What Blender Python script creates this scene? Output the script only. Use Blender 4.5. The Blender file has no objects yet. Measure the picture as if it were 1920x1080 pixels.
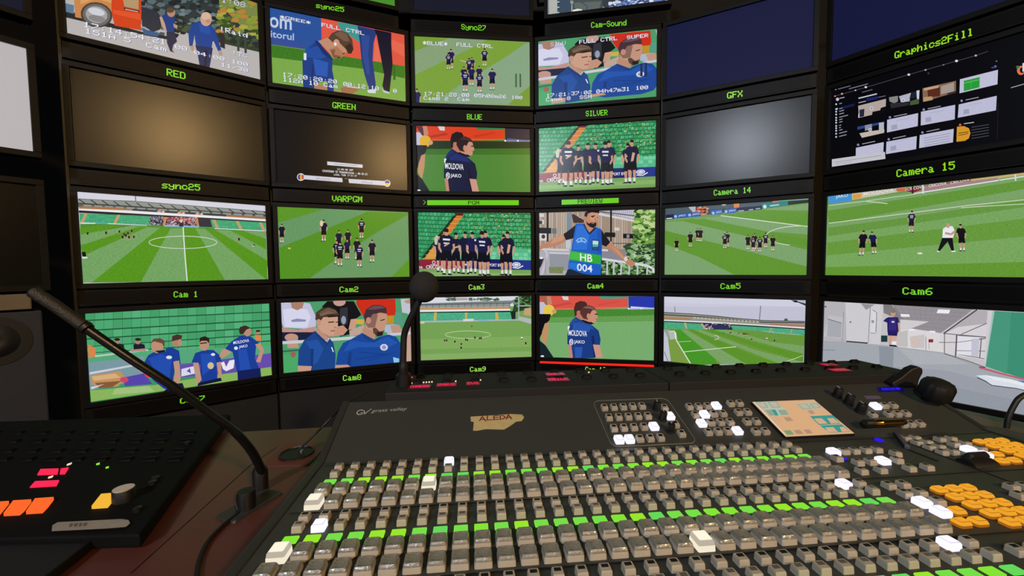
import bpy, bmesh, math, random
from mathutils import Vector, Matrix
random.seed(7)
S = bpy.context.scene
COL = S.collection
PI = math.pi

# ------------------------------------------------------------------ camera
FPX, PITCH, ROLL = 775.348, 0.0526245, -0.0086502      # focal length in pixels of a 1920 wide frame
EYE = Vector((0, 0, 1.05))                              # the phone is held 1.05 m above the floor
_F = Vector((0, math.cos(PITCH), -math.sin(PITCH)))
_R0 = Vector((1, 0, 0)); _U0 = Vector((0, math.sin(PITCH), math.cos(PITCH)))
_R = _R0 * math.cos(ROLL) + _U0 * math.sin(ROLL)
_U = _U0 * math.cos(ROLL) - _R0 * math.sin(ROLL)
cam = bpy.data.cameras.new('camera'); cam.sensor_width = 36.0; cam.lens = FPX * 36.0 / 1920.0
cam.clip_start = 0.01
camo = bpy.data.objects.new('camera', cam); COL.objects.link(camo)
camo.matrix_world = Matrix(((_R.x, _U.x, -_F.x, EYE.x), (_R.y, _U.y, -_F.y, EYE.y), (_R.z, _U.z, -_F.z, EYE.z), (0, 0, 0, 1)))
S.camera = camo

def ray(x, y):
    return _F + _R * ((x - 960) / FPX) - _U * ((y - 540) / FPX)
def on_plane(x, y, p, n):
    d = ray(x, y)
    return EYE + d * ((p - EYE).dot(n) / d.dot(n))
def at_z(x, y, z):
    return on_plane(x, y, Vector((0, 0, z)), Vector((0, 0, 1)))
def at_y(x, y, yy):
    return on_plane(x, y, Vector((0, yy, 0)), Vector((0, 1, 0)))

# ------------------------------------------------------------------ world and exposure
w = bpy.data.worlds.new('world'); S.world = w; w.use_nodes = True
w.node_tree.nodes['Background'].inputs[0].default_value = (0.9, 0.95, 1.0, 1)
w.node_tree.nodes['Background'].inputs[1].default_value = 0.004
vs = S.view_settings
S.display_settings.display_device = 'sRGB'
vs.view_transform = 'Standard'; vs.look = 'None'; vs.exposure = 0.0; vs.gamma = 1.0; vs.use_curve_mapping = False
WARM_LAMP = 860.0; COOL_LAMP = 860.0                     # radiance of the two ceiling spotlights (built below)

# ------------------------------------------------------------------ materials
def lin(h):
    if not isinstance(h, str): return tuple(h)
    h = h.lstrip('#'); o = []
    for i in (0, 2, 4):
        c = int(h[i:i+2], 16) / 255.0
        o.append(c / 12.92 if c <= 0.04045 else ((c + 0.055) / 1.055) ** 2.4)
    return tuple(o)
def mat(name, color, rough=0.5, metal=0.0, emit=None, strength=0.0, noise=0.0, scale=40.0, spec=0.5, coat=0.0, bump=0.0):
    m = bpy.data.materials.new(name); m.use_nodes = True
    nt = m.node_tree; b = nt.nodes['Principled BSDF']; c = lin(color)
    b.inputs['Base Color'].default_value = (*c, 1); b.inputs['Roughness'].default_value = rough
    b.inputs['Metallic'].default_value = metal; b.inputs['Specular IOR Level'].default_value = spec
    b.inputs['Coat Weight'].default_value = coat
    if emit is not None:
        b.inputs['Emission Color'].default_value = (*lin(emit), 1); b.inputs['Emission Strength'].default_value = strength
    if noise or bump:
        tc = nt.nodes.new('ShaderNodeTexCoord'); nz = nt.nodes.new('ShaderNodeTexNoise')
        nz.inputs['Scale'].default_value = scale; nz.inputs['Detail'].default_value = 4
        nt.links.new(tc.outputs['Object'], nz.inputs['Vector'])
    if noise:
        mx = nt.nodes.new('ShaderNodeMix'); mx.data_type = 'RGBA'
        mx.inputs[6].default_value = (*[v * (1 - noise) for v in c], 1); mx.inputs[7].default_value = (*[min(1, v * (1 + noise)) for v in c], 1)
        nt.links.new(nz.outputs['Fac'], mx.inputs[0]); nt.links.new(mx.outputs[2], b.inputs['Base Color'])
    if bump:
        bp = nt.nodes.new('ShaderNodeBump'); bp.inputs['Strength'].default_value = bump; bp.inputs['Distance'].default_value = 0.002
        nt.links.new(nz.outputs['Fac'], bp.inputs['Height']); nt.links.new(bp.outputs['Normal'], b.inputs['Normal'])
    return m
def emission(name, color, strength=1.0):
    m = bpy.data.materials.new(name); m.use_nodes = True; nt = m.node_tree
    nt.nodes.remove(nt.nodes['Principled BSDF'])
    e = nt.nodes.new('ShaderNodeEmission'); e.inputs[0].default_value = (*lin(color), 1); e.inputs[1].default_value = strength
    nt.links.new(e.outputs[0], nt.nodes['Material Output'].inputs[0]); return m
def picture_material():
    # what a lit display shows: per-face colour, alpha = amount of grain (grass blades, foliage)
    m = bpy.data.materials.new('lit_picture'); m.use_nodes = True; nt = m.node_tree
    nt.nodes.remove(nt.nodes['Principled BSDF'])
    a = nt.nodes.new('ShaderNodeAttribute'); a.attribute_name = 'picture'
    tc = nt.nodes.new('ShaderNodeTexCoord'); mp = nt.nodes.new('ShaderNodeMapping'); mp.inputs['Scale'].default_value = (160, 160, 420)
    nz = nt.nodes.new('ShaderNodeTexNoise'); nz.inputs['Scale'].default_value = 1.0; nz.inputs['Detail'].default_value = 3
    sub = nt.nodes.new('ShaderNodeMath'); sub.operation = 'SUBTRACT'; sub.inputs[1].default_value = 0.5
    mul = nt.nodes.new('ShaderNodeMath'); mul.operation = 'MULTIPLY'
    add = nt.nodes.new('ShaderNodeMath'); add.operation = 'MULTIPLY_ADD'; add.inputs[1].default_value = 3.6; add.inputs[2].default_value = 0.91
    e = nt.nodes.new('ShaderNodeEmission')
    L = nt.links.new
    L(tc.outputs['Object'], mp.inputs[0]); L(mp.outputs[0], nz.inputs['Vector']); L(nz.outputs['Fac'], sub.inputs[0])
    L(sub.outputs[0], mul.inputs[0]); L(a.outputs['Alpha'], mul.inputs[1]); L(mul.outputs[0], add.inputs[0])
    L(a.outputs['Color'], e.inputs[0]); L(add.outputs[0], e.inputs[1])
    g = nt.nodes.new('ShaderNodeBsdfGlossy'); g.inputs['Color'].default_value = (0.017, 0.017, 0.017, 1); g.inputs['Roughness'].default_value = 0.27
    ad = nt.nodes.new('ShaderNodeAddShader'); L(e.outputs[0], ad.inputs[0]); L(g.outputs[0], ad.inputs[1])
    L(ad.outputs[0], nt.nodes['Material Output'].inputs[0]); return m

# ------------------------------------------------------------------ mesh helpers
class MB:
    """collects simple shapes into one mesh"""
    def __init__(s): s.v = []; s.f = []; s.m = []
    def add(s, vs, fs, mi=0):
        o = len(s.v); s.v += [tuple(p) for p in vs]; s.f += [tuple(i + o for i in f) for f in fs]; s.m += [mi] * len(fs); return s
    def box(s, c, d, mi=0, rz=0.0):
        x, y, z = [k / 2 for k in d]; cs, sn = math.cos(rz), math.sin(rz)
        P = []
        for dz in (-z, z):
            for dx, dy in ((-x, -y), (x, -y), (x, y), (-x, y)):
                P.append((c[0] + dx * cs - dy * sn, c[1] + dx * sn + dy * cs, c[2] + dz))
        return s.add(P, [(3, 2, 1, 0), (4, 5, 6, 7), (0, 1, 5, 4), (1, 2, 6, 5), (2, 3, 7, 6), (3, 0, 4, 7)], mi)
    def loft(s, rings, mi=0, cap=True, mis=None):
        n = len(rings[0]); P = [p for r in rings for p in r]; F = []; o = len(s.v)
        s.v += [tuple(p) for p in P]
        for k in range(len(rings) - 1):
            for i in range(n):
                j = (i + 1) % n; s.f.append((o + k*n + i, o + k*n + j, o + (k+1)*n + j, o + (k+1)*n + i)); s.m.append(mis[k] if mis else mi)
        if cap:
            s.f.append(tuple(o + i for i in reversed(range(n)))); s.m.append(mis[0] if mis else mi)
            s.f.append(tuple(o + (len(rings)-1)*n + i for i in range(n))); s.m.append(mis[-1] if mis else mi)
        return s
    def rr(s, levels, mi=0, seg=3, c=(0, 0), mis=None):
        # rounded-rectangle rings: (z, half x, half y, corner radius)
        R = []
        for (z, hx, hy, r) in levels:
            ring = []
            for k, (sx, sy) in enumerate(((1, -1), (1, 1), (-1, 1), (-1, -1))):
                for q in range(seg + 1):
                    a = -PI/2 + k*PI/2 + q*PI/2/seg
                    ring.append((c[0] + sx*(hx - r) + r*math.cos(a), c[1] + sy*(hy - r) + r*math.sin(a), z))
            R.append(ring)
        return s.loft(R, mi, True, mis)
    def lathe(s, prof, c=(0, 0, 0), n=24, mi=0, axis='z'):
        R = []
        for (r, z) in prof:
            ring = []
            for i in range(n):
                a = 2*PI*i/n; p = (r*math.cos(a), r*math.sin(a), z)
                if axis == 'x': p = (p[2], p[0], p[1])
                if axis == 'y': p = (p[0], -p[2], p[1])
                ring.append((c[0]+p[0], c[1]+p[1], c[2]+p[2]))
            R.append(ring)
        return s.loft(R, mi)
    def tube(s, pts, rad, n=10, mi=0):
        pts = [Vector(p) for p in pts]; R = []; up = None
        for i, p in enumerate(pts):
            t = (pts[min(i+1, len(pts)-1)] - pts[max(i-1, 0)]).normalized()
            if up is None: up = Vector((0, 0, 1)) if abs(t.z) < 0.9 else Vector((0, 1, 0))
            a = t.cross(up).normalized(); b = a.cross(t).normalized(); up = b
            r = rad[i] if isinstance(rad, (list, tuple)) else rad
            R.append([p + a*(r*math.cos(2*PI*k/n)) + b*(r*math.sin(2*PI*k/n)) for k in range(n)])
        return s.loft(R, mi)
    def prism(s, poly, z0, z1, mi=0):
        return s.loft([[(x, y, z0) for x, y in poly], [(x, y, z1) for x, y in poly]], mi)
    def build(s, name, mats, parent=None, smooth=False, bevel=0.0, loc=None):
        me = bpy.data.meshes.new(name); me.from_pydata(s.v, [], s.f); me.update()
        if not isinstance(mats, (list, tuple)): mats = [mats]
        for m in mats: me.materials.append(m)
        for p, mi in zip(me.polygons, s.m): p.material_index = mi
        bm = bmesh.new(); bm.from_mesh(me); bmesh.ops.recalc_face_normals(bm, faces=bm.faces)
        if bevel: bmesh.ops.bevel(bm, geom=list(bm.edges), offset=bevel, segments=2, affect='EDGES', profile=0.6)
        bm.to_mesh(me); bm.free()
        if smooth:
            for p in me.polygons: p.use_smooth = True
            me.set_sharp_from_angle(angle=math.radians(40))
        o = bpy.data.objects.new(name, me); COL.objects.link(o)
        if parent: o.parent = parent
        if loc is not None: o.location = loc
        return o
def tag(o, label=None, cat=None, group=None, kind=None):
    if label: o['label'] = label
    if cat: o['category'] = cat
    if group: o['group'] = group
    if kind: o['kind'] = kind
    return o
def empty(name, loc=(0, 0, 0), rz=0.0, label=None, cat=None, group=None):
    o = bpy.data.objects.new(name, None); o.empty_display_size = 0.05; COL.objects.link(o)
    o.location = loc; o.rotation_euler = (0, 0, rz); return tag(o, label, cat, group)
def inst(src, parent, loc, rz=0.0, name=None):
    o = src.copy(); COL.objects.link(o); o.parent = parent; o.location = loc; o.rotation_euler = (0, 0, rz)
    if name: o.name = name
    return o
def spline(pts, n=12):
    P = [Vector(p) for p in pts]; P = [P[0]*2 - P[1]] + P + [P[-1]*2 - P[-2]]; out = []
    for i in range(1, len(P) - 2):
        for k in range(n):
            t = k / n; a, b, c, d = P[i-1], P[i], P[i+1], P[i+2]
            out.append(0.5*((2*b) + (c-a)*t + (2*a-5*b+4*c-d)*t*t + (3*b-a-3*c+d)*t**3))
    out.append(P[-2]); return out

# ------------------------------------------------------------------ lettering
FONT = {}
_T = '''0 3E5149453E|1 00427F4000|2 7249494946|3 2141494D33|4 1814127F10|5 2745454539|6 3C4A494931|7 4121110907|8 3649494936|9 464949291E|: 0000240000|
* 2A1C7F1C2A|! 00005F0000|- 0808080808|/ 2010080402|> 0041221408|A 7C1211127C|B 7F49494936|C 3E41414122|D 7F4141413E|E 7F49494941|F 7F09090901|G 3E41415173|
H 7F0808087F|I 00417F4100|J 2040413F01|K 7F08142241|L 7F40404040|M 7F021C027F|N 7F0408107F|O 3E4141413E|P 7F09090906|R 7F09192946|S 2649494932|T 03017F0103|
U 3F4040403F|V 1F2040201F|W 3F4038403F|X 6314081463|Y 0304780403|a 2054547840|c 3844444428|d 384444287F|e 3854545418|f 00087E0902|h 7F08040478|i 00447D4000|
l 00417F4000|m 7C04780478|n 7C08040478|o 3844444438|p FC18242418|r 7C08040408|s 4854545424|t 04043F4424|u 3C4040207C|y 4C9090907C'''
for _g in _T.replace('\n', '').split('|'):
    FONT[_g[0]] = [int(_g[2+2*i:4+2*i], 16) for i in range(5)]
def bitmap_quads(text, bold=0.15):
    """pixel rectangles of a 5x7 dot-matrix text; text space: width 6 per glyph, baseline 0, cap height 7"""
    Q = []
    for k, ch in enumerate(text):
        g = FONT.get(ch)
        if not g: continue
        for r in range(8):
            c = 0
            while c < 5:
                if g[c] >> r & 1:
                    e = c
                    while e + 1 < 5 and g[e+1] >> r & 1: e += 1
                    Q.append((6*k + c - bold, 6.0 - r, 6*k + e + 1 + bold, 7.0 - r + 0.02)); c = e + 1
                else: c += 1
    return Q, 6*len(text) - 1
_fc = {}
def font_polys(text, bold=0.0):
    """polygons of a proportional bold text from the built-in font, normalised to width 1, height 1"""
    key = (text, bold)
    if key in _fc: return _fc[key]
    cu = bpy.data.curves.new('t', 'FONT'); cu.body = text; cu.offset = bold; cu.resolution_u = 3
    ob = bpy.data.objects.new('t', cu); COL.objects.link(ob)
    me = ob.to_mesh(); V = [v.co.copy() for v in me.vertices]; F = [list(p.vertices) for p in me.polygons]
    x0 = min(v.x for v in V); x1 = max(v.x for v in V); y0 = min(v.y for v in V); y1 = max(v.y for v in V)
    P = [[((V[i].x-x0)/(x1-x0), (V[i].y-y0)/(y1-y0)) for i in f] for f in F]
    ob.to_mesh_clear(); bpy.data.objects.remove(ob); bpy.data.curves.remove(cu)
    _fc[key] = P; return P

# ------------------------------------------------------------------ lit pictures (flat content of a display)
class Pic:
    """draws flat coloured shapes on a display; o, ax, ay = origin and in-plane axes, out = towards the viewer.
    Shapes are given in pixels of an enlarged view of the photograph: x0 + X / s."""
    def __init__(p, frame, rect, view=None, step=8e-6):
        p.M = frame; p.o = frame @ Vector((0, 0, 0)); p.ax = (frame.to_3x3() @ Vector((1, 0, 0))).normalized(); p.ay = (frame.to_3x3() @ Vector((0, 0, 1))).normalized()
        p.n = p.ax.cross(p.ay); p.rect = rect; p.view = view; p.k = 0; p.step = step; p.v = []; p.f = []; p.c = []
        p.hold = False
    def loc(p, X, Y):
        x0, y0, s = p.view; q = on_plane(x0 + X/s, y0 + Y/s, p.o, p.n) - p.o
        return (q.dot(p.ax), q.dot(p.ay))
    def clip(p, P):
        a, b, c, d = p.rect
        for ax, lim, sg in ((0, a, 1), (0, c, -1), (1, b, 1), (1, d, -1)):
            out = []
            for i in range(len(P)):
                u, v = P[i-1], P[i]; iu = (u[ax]-lim)*sg >= 0; iv = (v[ax]-lim)*sg >= 0
                if iu != iv:
                    t = (lim-u[ax])/(v[ax]-u[ax]); out.append((u[0]+(v[0]-u[0])*t, u[1]+(v[1]-u[1])*t))
                if iv: out.append(v)
            P = out
            if len(P) < 3: return []
        return P
    def raw(p, col, P, n=0.0, keep=False):
        P = p.clip(P)
        if not P: return
        if not keep and not p.hold: p.k += 1
        o = len(p.v); p.v += [(x, -p.k*p.step, y) for x, y in P]; p.f.append(tuple(range(o, o+len(P)))); p.c.append((*lin(col), n))
    def full(p, col, n=0.0):
        a, b, c, d = p.rect; p.raw(col, [(a, b), (c, b), (c, d), (a, d)], n)
    def p(p, col, s, n=0.06):
        p.raw(col, [p.loc(*map(float, q.split(','))) for q in s.split()], n)
    def line(p, col, s, wd):
        Q = [tuple(map(float, q.split(','))) for q in s.split()]; p.k += 1
        for a, b in zip(Q, Q[1:]):
            dx, dy = b[0]-a[0], b[1]-a[1]; l = math.hypot(dx, dy) or 1; ox, oy = -dy/l*wd/2, dx/l*wd/2
            p.raw(col, [p.loc(a[0]+ox, a[1]+oy), p.loc(b[0]+ox, b[1]+oy), p.loc(b[0]-ox, b[1]-oy), p.loc(a[0]-ox, a[1]-oy)], 0, True)
    def ell(p, col, cx, cy, rx, ry, rot=0.0, n=0.0, seg=18):
        c, s = math.cos(rot), math.sin(rot)
        p.raw(col, [p.loc(cx + rx*math.cos(t)*c - ry*math.sin(t)*s, cy + rx*math.cos(t)*s + ry*math.sin(t)*c) for t in [2*PI*i/seg for i in range(seg)]], n)
    def ring(p, col, cx, cy, rx, ry, wd, a0=0.0, a1=2*PI, seg=40):
        pts = ' '.join('%f,%f' % (cx + rx*math.cos(a0+(a1-a0)*i/seg), cy + ry*math.sin(a0+(a1-a0)*i/seg)) for i in range(seg+1)); p.line(col, pts, wd)
    def grid(p, col, tl, tr, br, bl, nr, nc, gx=0.12, gy=0.2, n=0.0, jit=0.0, skip=0.0, var=None, stagger=0.0):
        p.k += 1
        def L(u, v):
            return p.loc((tl[0]*(1-u)+tr[0]*u)*(1-v) + (bl[0]*(1-u)+br[0]*u)*v, (tl[1]*(1-u)+tr[1]*u)*(1-v) + (bl[1]*(1-u)+br[1]*u)*v)
        for r in range(nr):
            for c in range(nc):
                if random.random() < skip: continue
                u0 = (c + gx/2 + (r*stagger) % 1)/nc; u1 = u0 + (1-gx)/nc; v0 = (r + gy/2)/nr; v1 = v0 + (1-gy)/nr
                if u0 > 1: u0 -= 1; u1 -= 1
                k = random.choice(var) if var else col
                p.raw(k, [L(u0, v0), L(u1, v0), L(u1, v1), L(u0, v1)], n, True)
    def dots(p, cols, x0, y0, x1, y1, num, r, n=0.0, sl=0.0):
        p.k += 1
        for i in range(num):
            u, v = random.random(), random.random(); X = x0+(x1-x0)*u; Y = y0+(y1-y0)*v + sl*(X-x0); q = r*(0.5+random.random())
            a = random.random()*6
            p.k += 0.02
            p.raw(random.choice(cols), [p.loc(X+q*math.cos(a+t)*1.3, Y+q*math.sin(a+t)*0.7) for t in (0, 1.3, 2.3, 3.5, 4.9)], n, True)
        p.k = math.ceil(p.k)
    def text(p, col, t, x0, y0, x1, y1, ytop, shadow=None, bold=0.02):
        """dot-matrix text; baseline from (x0,y0) to (x1,y1), top left at ytop"""
        Q, W = bitmap_quads(t, bold); s = Vector(p.loc(x0, y0)); e = (Vector(p.loc(x1, y1)) - s)/W; h = (Vector(p.loc(x0, ytop)) - s)/7
        for cc, dx, dy in ([(shadow, 0.5, -0.5)] if shadow else []) + [(col, 0, 0)]:
            p.k += 1
            for a, b, c, d in Q:
                p.raw(cc, [tuple(s + e*(X+dx) + h*(Y+dy)) for X, Y in ((a, b), (c, b), (c, d), (a, d))], 0, True)
    def sign(p, col, t, x0, y0, x1, y1, ytop, bold=0.02, xt=None):
        s = Vector(p.loc(x0, y0)); e = Vector(p.loc(x1, y1)) - s; h = Vector(p.loc(x0 if xt is None else xt, ytop)) - s; p.k += 1
        for P in font_polys(t, bold): p.raw(col, [tuple(s + e*u + h*v) for u, v in P], 0, True)
    def man(p, x, y, h, shirt='#141a3c', shorts='#0c0f24', skin='#c89a80', back=False, hair='#1d1614', socks='#e8e8ee', face=0, arms=1, legs=None, wd=1.0, lean=0.0):
        """a footballer of height h standing at (x, y); face -1 / 1 = turned left / right"""
        def q(col, *pts): p.raw(col, [p.loc(x + (a*wd + lean*b)*h, y - b*h) for a, b in pts], 0)
        for sx in (-1, 1):
            f = face*0.04
            q(legs or skin, (sx*.02, .34), (sx*.105, .34), (sx*.085+f*0, .05), (sx*.035, .05))
            q(socks, (sx*.03, .12), (sx*.09, .12), (sx*.085, .02), (sx*.035, .02))
            q('#16161c', (sx*.02, .0), (sx*.03, .035), (sx*.09, .035), (sx*.12 + face*.04, .0))
        if arms:
            for sx in (-1, 1):
                q(skin, (sx*.13, .70), (sx*.185, .69), (sx*.19, .56), (sx*.13, .46), (sx*.10, .49), (sx*.145, .58))
        q(shorts, (-.105, .56), (.105, .56), (.125, .30), (.015, .30), (0, .36), (-.015, .30), (-.125, .30))
        q(shirt, (-.05, .86), (.05, .86), (.14, .82), (.185, .68), (.125, .66), (.11, .52), (-.11, .52), (-.125, .66), (-.185, .68), (-.14, .82))
        q(skin, (-.03, .88), (.03, .88), (.035, .84), (-.035, .84))
        hx = face*.02
        q(skin, *[(hx + .05*math.cos(t), .925 + .062*math.sin(t)) for t in [i*PI/5 for i in range(10)]])
        q(hair, *[(hx - face*.018 + .054*math.cos(t), .945 + .058*math.sin(t)) for t in ([-.1+i*(PI+.2)/7 for i in range(8)] if face or not back else [-.6+i*(PI+1.2)/7 for i in range(8)])])
        if back:
            q('#dfe2f0', (-.08, .775), (.08, .775), (.08, .735), (-.08, .735)); q('#dfe2f0', (-.065, .69), (.065, .69), (.065, .66), (-.065, .66))
    def build(p, name, m, parent, mats_extra=None):
        me = bpy.data.meshes.new(name); me.from_pydata(p.v, [], p.f); me.update(); me.materials.append(m)
        at = me.attributes.new('picture', 'FLOAT_COLOR', 'CORNER'); buf = []
        for f, c in zip(p.f, p.c): buf += list(c)*len(f)
        at.data.foreach_set('color', buf)
        o = bpy.data.objects.new(name, me); COL.objects.link(o); o.parent = parent; return o

# ------------------------------------------------------------------ shared materials
M_BLACK = mat('black_plastic', '#111010', 0.45, noise=0.2, scale=60)
M_BEZEL = mat('bezel_plastic', '#0b0a09', 0.5, spec=0.16, noise=0.15, scale=80)
M_MATTE = mat('matte_black_paint', '#0a0909', 0.7, noise=0.3, scale=25)
M_UMD = mat('tinted_display_window', '#060505', 0.45, spec=0.12)
M_PANELOFF = mat('blank_matte_screen', '#100f0d', 0.27, spec=0.21)
M_BLUESCREEN = mat('blue_lit_blank_screen', '#08080a', 0.5, emit='#13163a', strength=1.0, spec=0.08)
M_NAVYSCREEN = mat('faint_navy_screen', '#08080a', 0.5, emit='#15182a', strength=0.9, spec=0.08)
M_WHITESCREEN = mat('white_lit_screen', '#202020', 0.5, emit='#b2aeb2', strength=1.0)
M_PIC = picture_material()
M_STEEL = mat('dark_rack_steel', '#0d0b0a', 0.5, metal=0.2, noise=0.2)
M_CAB = mat('speaker_grey_paint', '#26262a', 0.75, noise=0.25, scale=120, bump=0.2)
M_WOODRAIL = mat('pale_wood_edge', '#6a5a42', 0.6, noise=0.3, scale=30)
M_WALL = mat('dark_wall_paint', '#050505', 0.8, noise=0.2, scale=8)
M_FLOOR = mat('dark_floor_vinyl', '#141313', 0.6, noise=0.3, scale=12)
M_CEIL = mat('dark_ceiling_panel', '#191919', 0.8, noise=0.15, scale=10)

# ------------------------------------------------------------------ room shell
def structure(name, mb, m):
    return tag(mb.build(name, m), kind='structure')
XL, XR, YF, YB, ZC = -2.15, 2.25, 2.45, -3.0, 2.82
structure('floor', MB().box(((XL+XR)/2, (YF+YB)/2, -0.03), (XR-XL, YF-YB, 0.06)), M_FLOOR)
structure('ceiling', MB().box(((XL+XR)/2, (YF+YB)/2, ZC+0.03), (XR-XL, YF-YB, 0.06)), M_CEIL)
structure('wall_front', MB().box(((XL+XR)/2, YF+0.03, ZC/2), (XR-XL, 0.06, ZC)), M_WALL)
structure('wall_back', MB().box(((XL+XR)/2, YB-0.03, ZC/2), (XR-XL, 0.06, ZC)), M_WALL)
structure('wall_left', MB().box((XL-0.03, (YF+YB)/2, ZC/2), (0.06, YF-YB, ZC)), M_WALL)
structure('wall_right', MB().box((XR+0.03, (YF+YB)/2, ZC/2), (0.06, YF-YB, ZC)), M_WALL)

def spotlight(x, y, color, strength, label):
    r = empty('ceiling_spotlight', (x, y, ZC), 0, label, 'lamp', 'ceiling spotlights behind the operator')
    # a gimballed can: bracket on the ceiling, barrel aimed at the desk
    aim = (Vector((0.25, 0.55, 0.95)) - Vector((x, y, ZC - 0.14))).normalized(); q = Vector((0, 0, -1)).rotation_difference(aim).to_euler()
    MB().lathe([(0.06, 0), (0.06, -0.012), (0.02, -0.02), (0.02, -0.06)], n=24).build('bracket', M_MATTE, r, True)
    h = MB().lathe([(0.05, 0.085), (0.11, 0.06), (0.115, -0.03), (0.107, -0.03), (0.105, -0.005), (0.0001, -0.005)], n=32).build('housing', M_MATTE, r, True, loc=(0, 0, -0.14)); h.rotation_euler = q
    l = MB().lathe([(0.0001, -0.008), (0.10, -0.008), (0.10, -0.014), (0.0001, -0.014)], n=32).build('lens', emission('spotlight_glow', color, strength), r, loc=(0, 0, -0.14)); l.rotation_euler = q
spotlight(1.86, -2.14, (1.0, 0.62, 0.25), WARM_LAMP, 'warm white ceiling spotlight at the right rear')
spotlight(-1.24, -2.36, (0.80, 0.88, 1.0), COOL_LAMP, 'cool white ceiling spotlight at the left rear')

# ------------------------------------------------------------------ monitor wall
SW, SH = 0.53, 0.298125
ZTOP = {'A': 2.09936, 'B': 1.69981, 'C': 1.30374, 'D': 0.90614}
COLS = {0: (-1.572, 1.032, math.radians(55.0)), 1: (-1.205312, 1.527953, 0.686730), 2: (-0.722307, 1.827437, 0.397299), 3: (-0.171270, 1.969535, 0.108887),
        4: (0.394032, 1.946386, -0.182876), 5: (0.927836, 1.756836, -0.500368), 6: (1.349233, 1.365029, -0.980573)}
WALL_GROUP = 'monitors of the multiscreen wall'
def frame_at(c, zb, du=0.0):
    x, y, a = COLS[c]
    return Matrix.Translation((x + du*math.cos(a), y + du*math.sin(a), zb)) @ Matrix.Rotation(a, 4, 'Z')
def bezel_mesh():
    b = MB(); t = 0.017
    for (cx, cz, dx, dz) in ((0, SH + t/2, SW + 2*t, t), (0, -t/2, SW + 2*t, t), (-SW/2 - t/2, SH/2, t, SH), (SW/2 + t/2, SH/2, t, SH)):
        b.box((cx, 0.012, cz), (dx, 0.044, dz))
    return b
_bz = _hs = None
def monitor(c, zb, label, screen=None, du=0.0):
    """an empty at the foot of the monitor parents its bezel, rear housing and screen"""
    global _bz, _hs
    fr = frame_at(c, zb, du); r = empty('monitor', fr.translation, COLS[c][2], label, 'monitor', WALL_GROUP)
    if _bz is None:
        _bz = bezel_mesh().build('bezel', M_BEZEL, r, bevel=0.0012)
        _hs = MB().box((0, 0.049, SH/2), (SW + 0.02, 0.03, SH + 0.02)).box((0, 0.076, SH/2), (SW*0.7, 0.024, SH*0.7)).build('housing', M_BLACK, r, bevel=0.002)
    else:
        for s in (_bz, _hs): inst(s, r, (0, 0, 0))
    if screen is not None:
        MB().box((0, 0.017, SH/2), (SW, 0.033, SH)).build('screen', screen, r)
    return r, fr
def umd(c, zb, label, du=0.0):
    fr = frame_at(c, zb - 0.049, du); r = empty('tally_display', fr.translation, COLS[c][2], label, 'label display', 'name displays under the monitors')
    global _ub, _uw
    if '_ub' not in globals():
        _ub = MB().box((0, 0.02, 0), (SW + 0.03, 0.04, 0.052)).build('housing', M_BEZEL, r, bevel=0.001)
        _uw = MB().box((0, -0.0008, 0), (SW - 0.01, 0.0016, 0.040)).build('window', M_UMD, r)
    else:
        inst(_ub, r, (0, 0, 0)); inst(_uw, r, (0, 0, 0))
    f2 = fr @ Matrix.Translation((0, -0.0018, 0))
    return r, Pic(f2, (-SW/2, -0.026, SW/2, 0.026))
GREEN = '#7fe02c'
def umd_text(c, zb, label, text, view, b0, b1, ytop, color=GREEN, du=0.0, name='lettering'):
    r, P = umd(c, zb, label, du); P.view = view
    P.text(color, text, *b0, *b1, ytop, bold=0.14)
    o = P.build(name, M_PIC, r); o.location = (0, -0.0018, 0); return r, P
Z = {k: v - SH for k, v in ZTOP.items()}
ZZ = 2.212                                             # screen bottom of the topmost row
V3a, V3b, V3c, V3d = (0, 0, 3), (480, 0, 3), (960, 0, 3), (1280, 0, 3)
V3e, V3f, V3g, V3h = (0, 320, 3), (480, 320, 3), (960, 320, 3), (1280, 320, 3)
V4a = (480, 540, 4); V4b = (960, 540, 4)
T = 'black label display with green letters reading %s'
umd_text(2, ZZ - .014, T % 'sync25 at the top edge', 'sync25', V3b, (337, 43), (495, 68), 15, du=-0.039)
umd_text(3, ZZ - .014, T % 'Sync27', 'Sync27', V3b, (1155, 165), (1292, 173), 135)
umd_text(4, ZZ - .014, T % 'Cam-Sound', 'Cam-Sound', V3c, (445, 157), (643, 143), 125, du=0.045)
umd_text(1, Z['A'], T % 'RED', 'RED', (115, 0, 5), (988, 706), (1163, 745), 640)
umd_text(2, Z['A'], T % 'GREEN', 'GREEN', V3b, (430, 607), (560, 620), 573)
umd_text(3, Z['A'], T % 'BLUE', 'BLUE', V3b, (1187, 672), (1271, 674), 641)
umd_text(4, Z['A'], T % 'SILVER', 'SILVER', V3c, (415, 655), (537, 648), 624)
umd_text(5, Z['A'], T % 'GFX', 'GFX', V3c, (1210, 555), (1296, 543), 520, '#96e81e')
umd_text(6, Z['A'], T % 'Graphics 2 Fill', 'Graphics2Fill', (1480, 0, 4.3545), (860, 480), (1500, 288), 425, '#a0ee1e')
umd_text(1, Z['B'], T % 'sync25 above the stadium view', 'sync25', (136, 340, 5), (838, 64), (1195, 88), 2)
umd_text(2, Z['B'], T % 'VARPGM', 'VARPGM', V3f, (428, 174), (597, 178), 140)
umd_text(5, Z['B'], T % 'Camera 14', 'Camera 14', V3g, (1135, 140), (1343, 124), 108)
umd_text(6, Z['B'], T % 'Camera 15', 'Camera 15', V3d, (1203, 997), (1530, 952), 955, '#96e81e')
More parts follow.
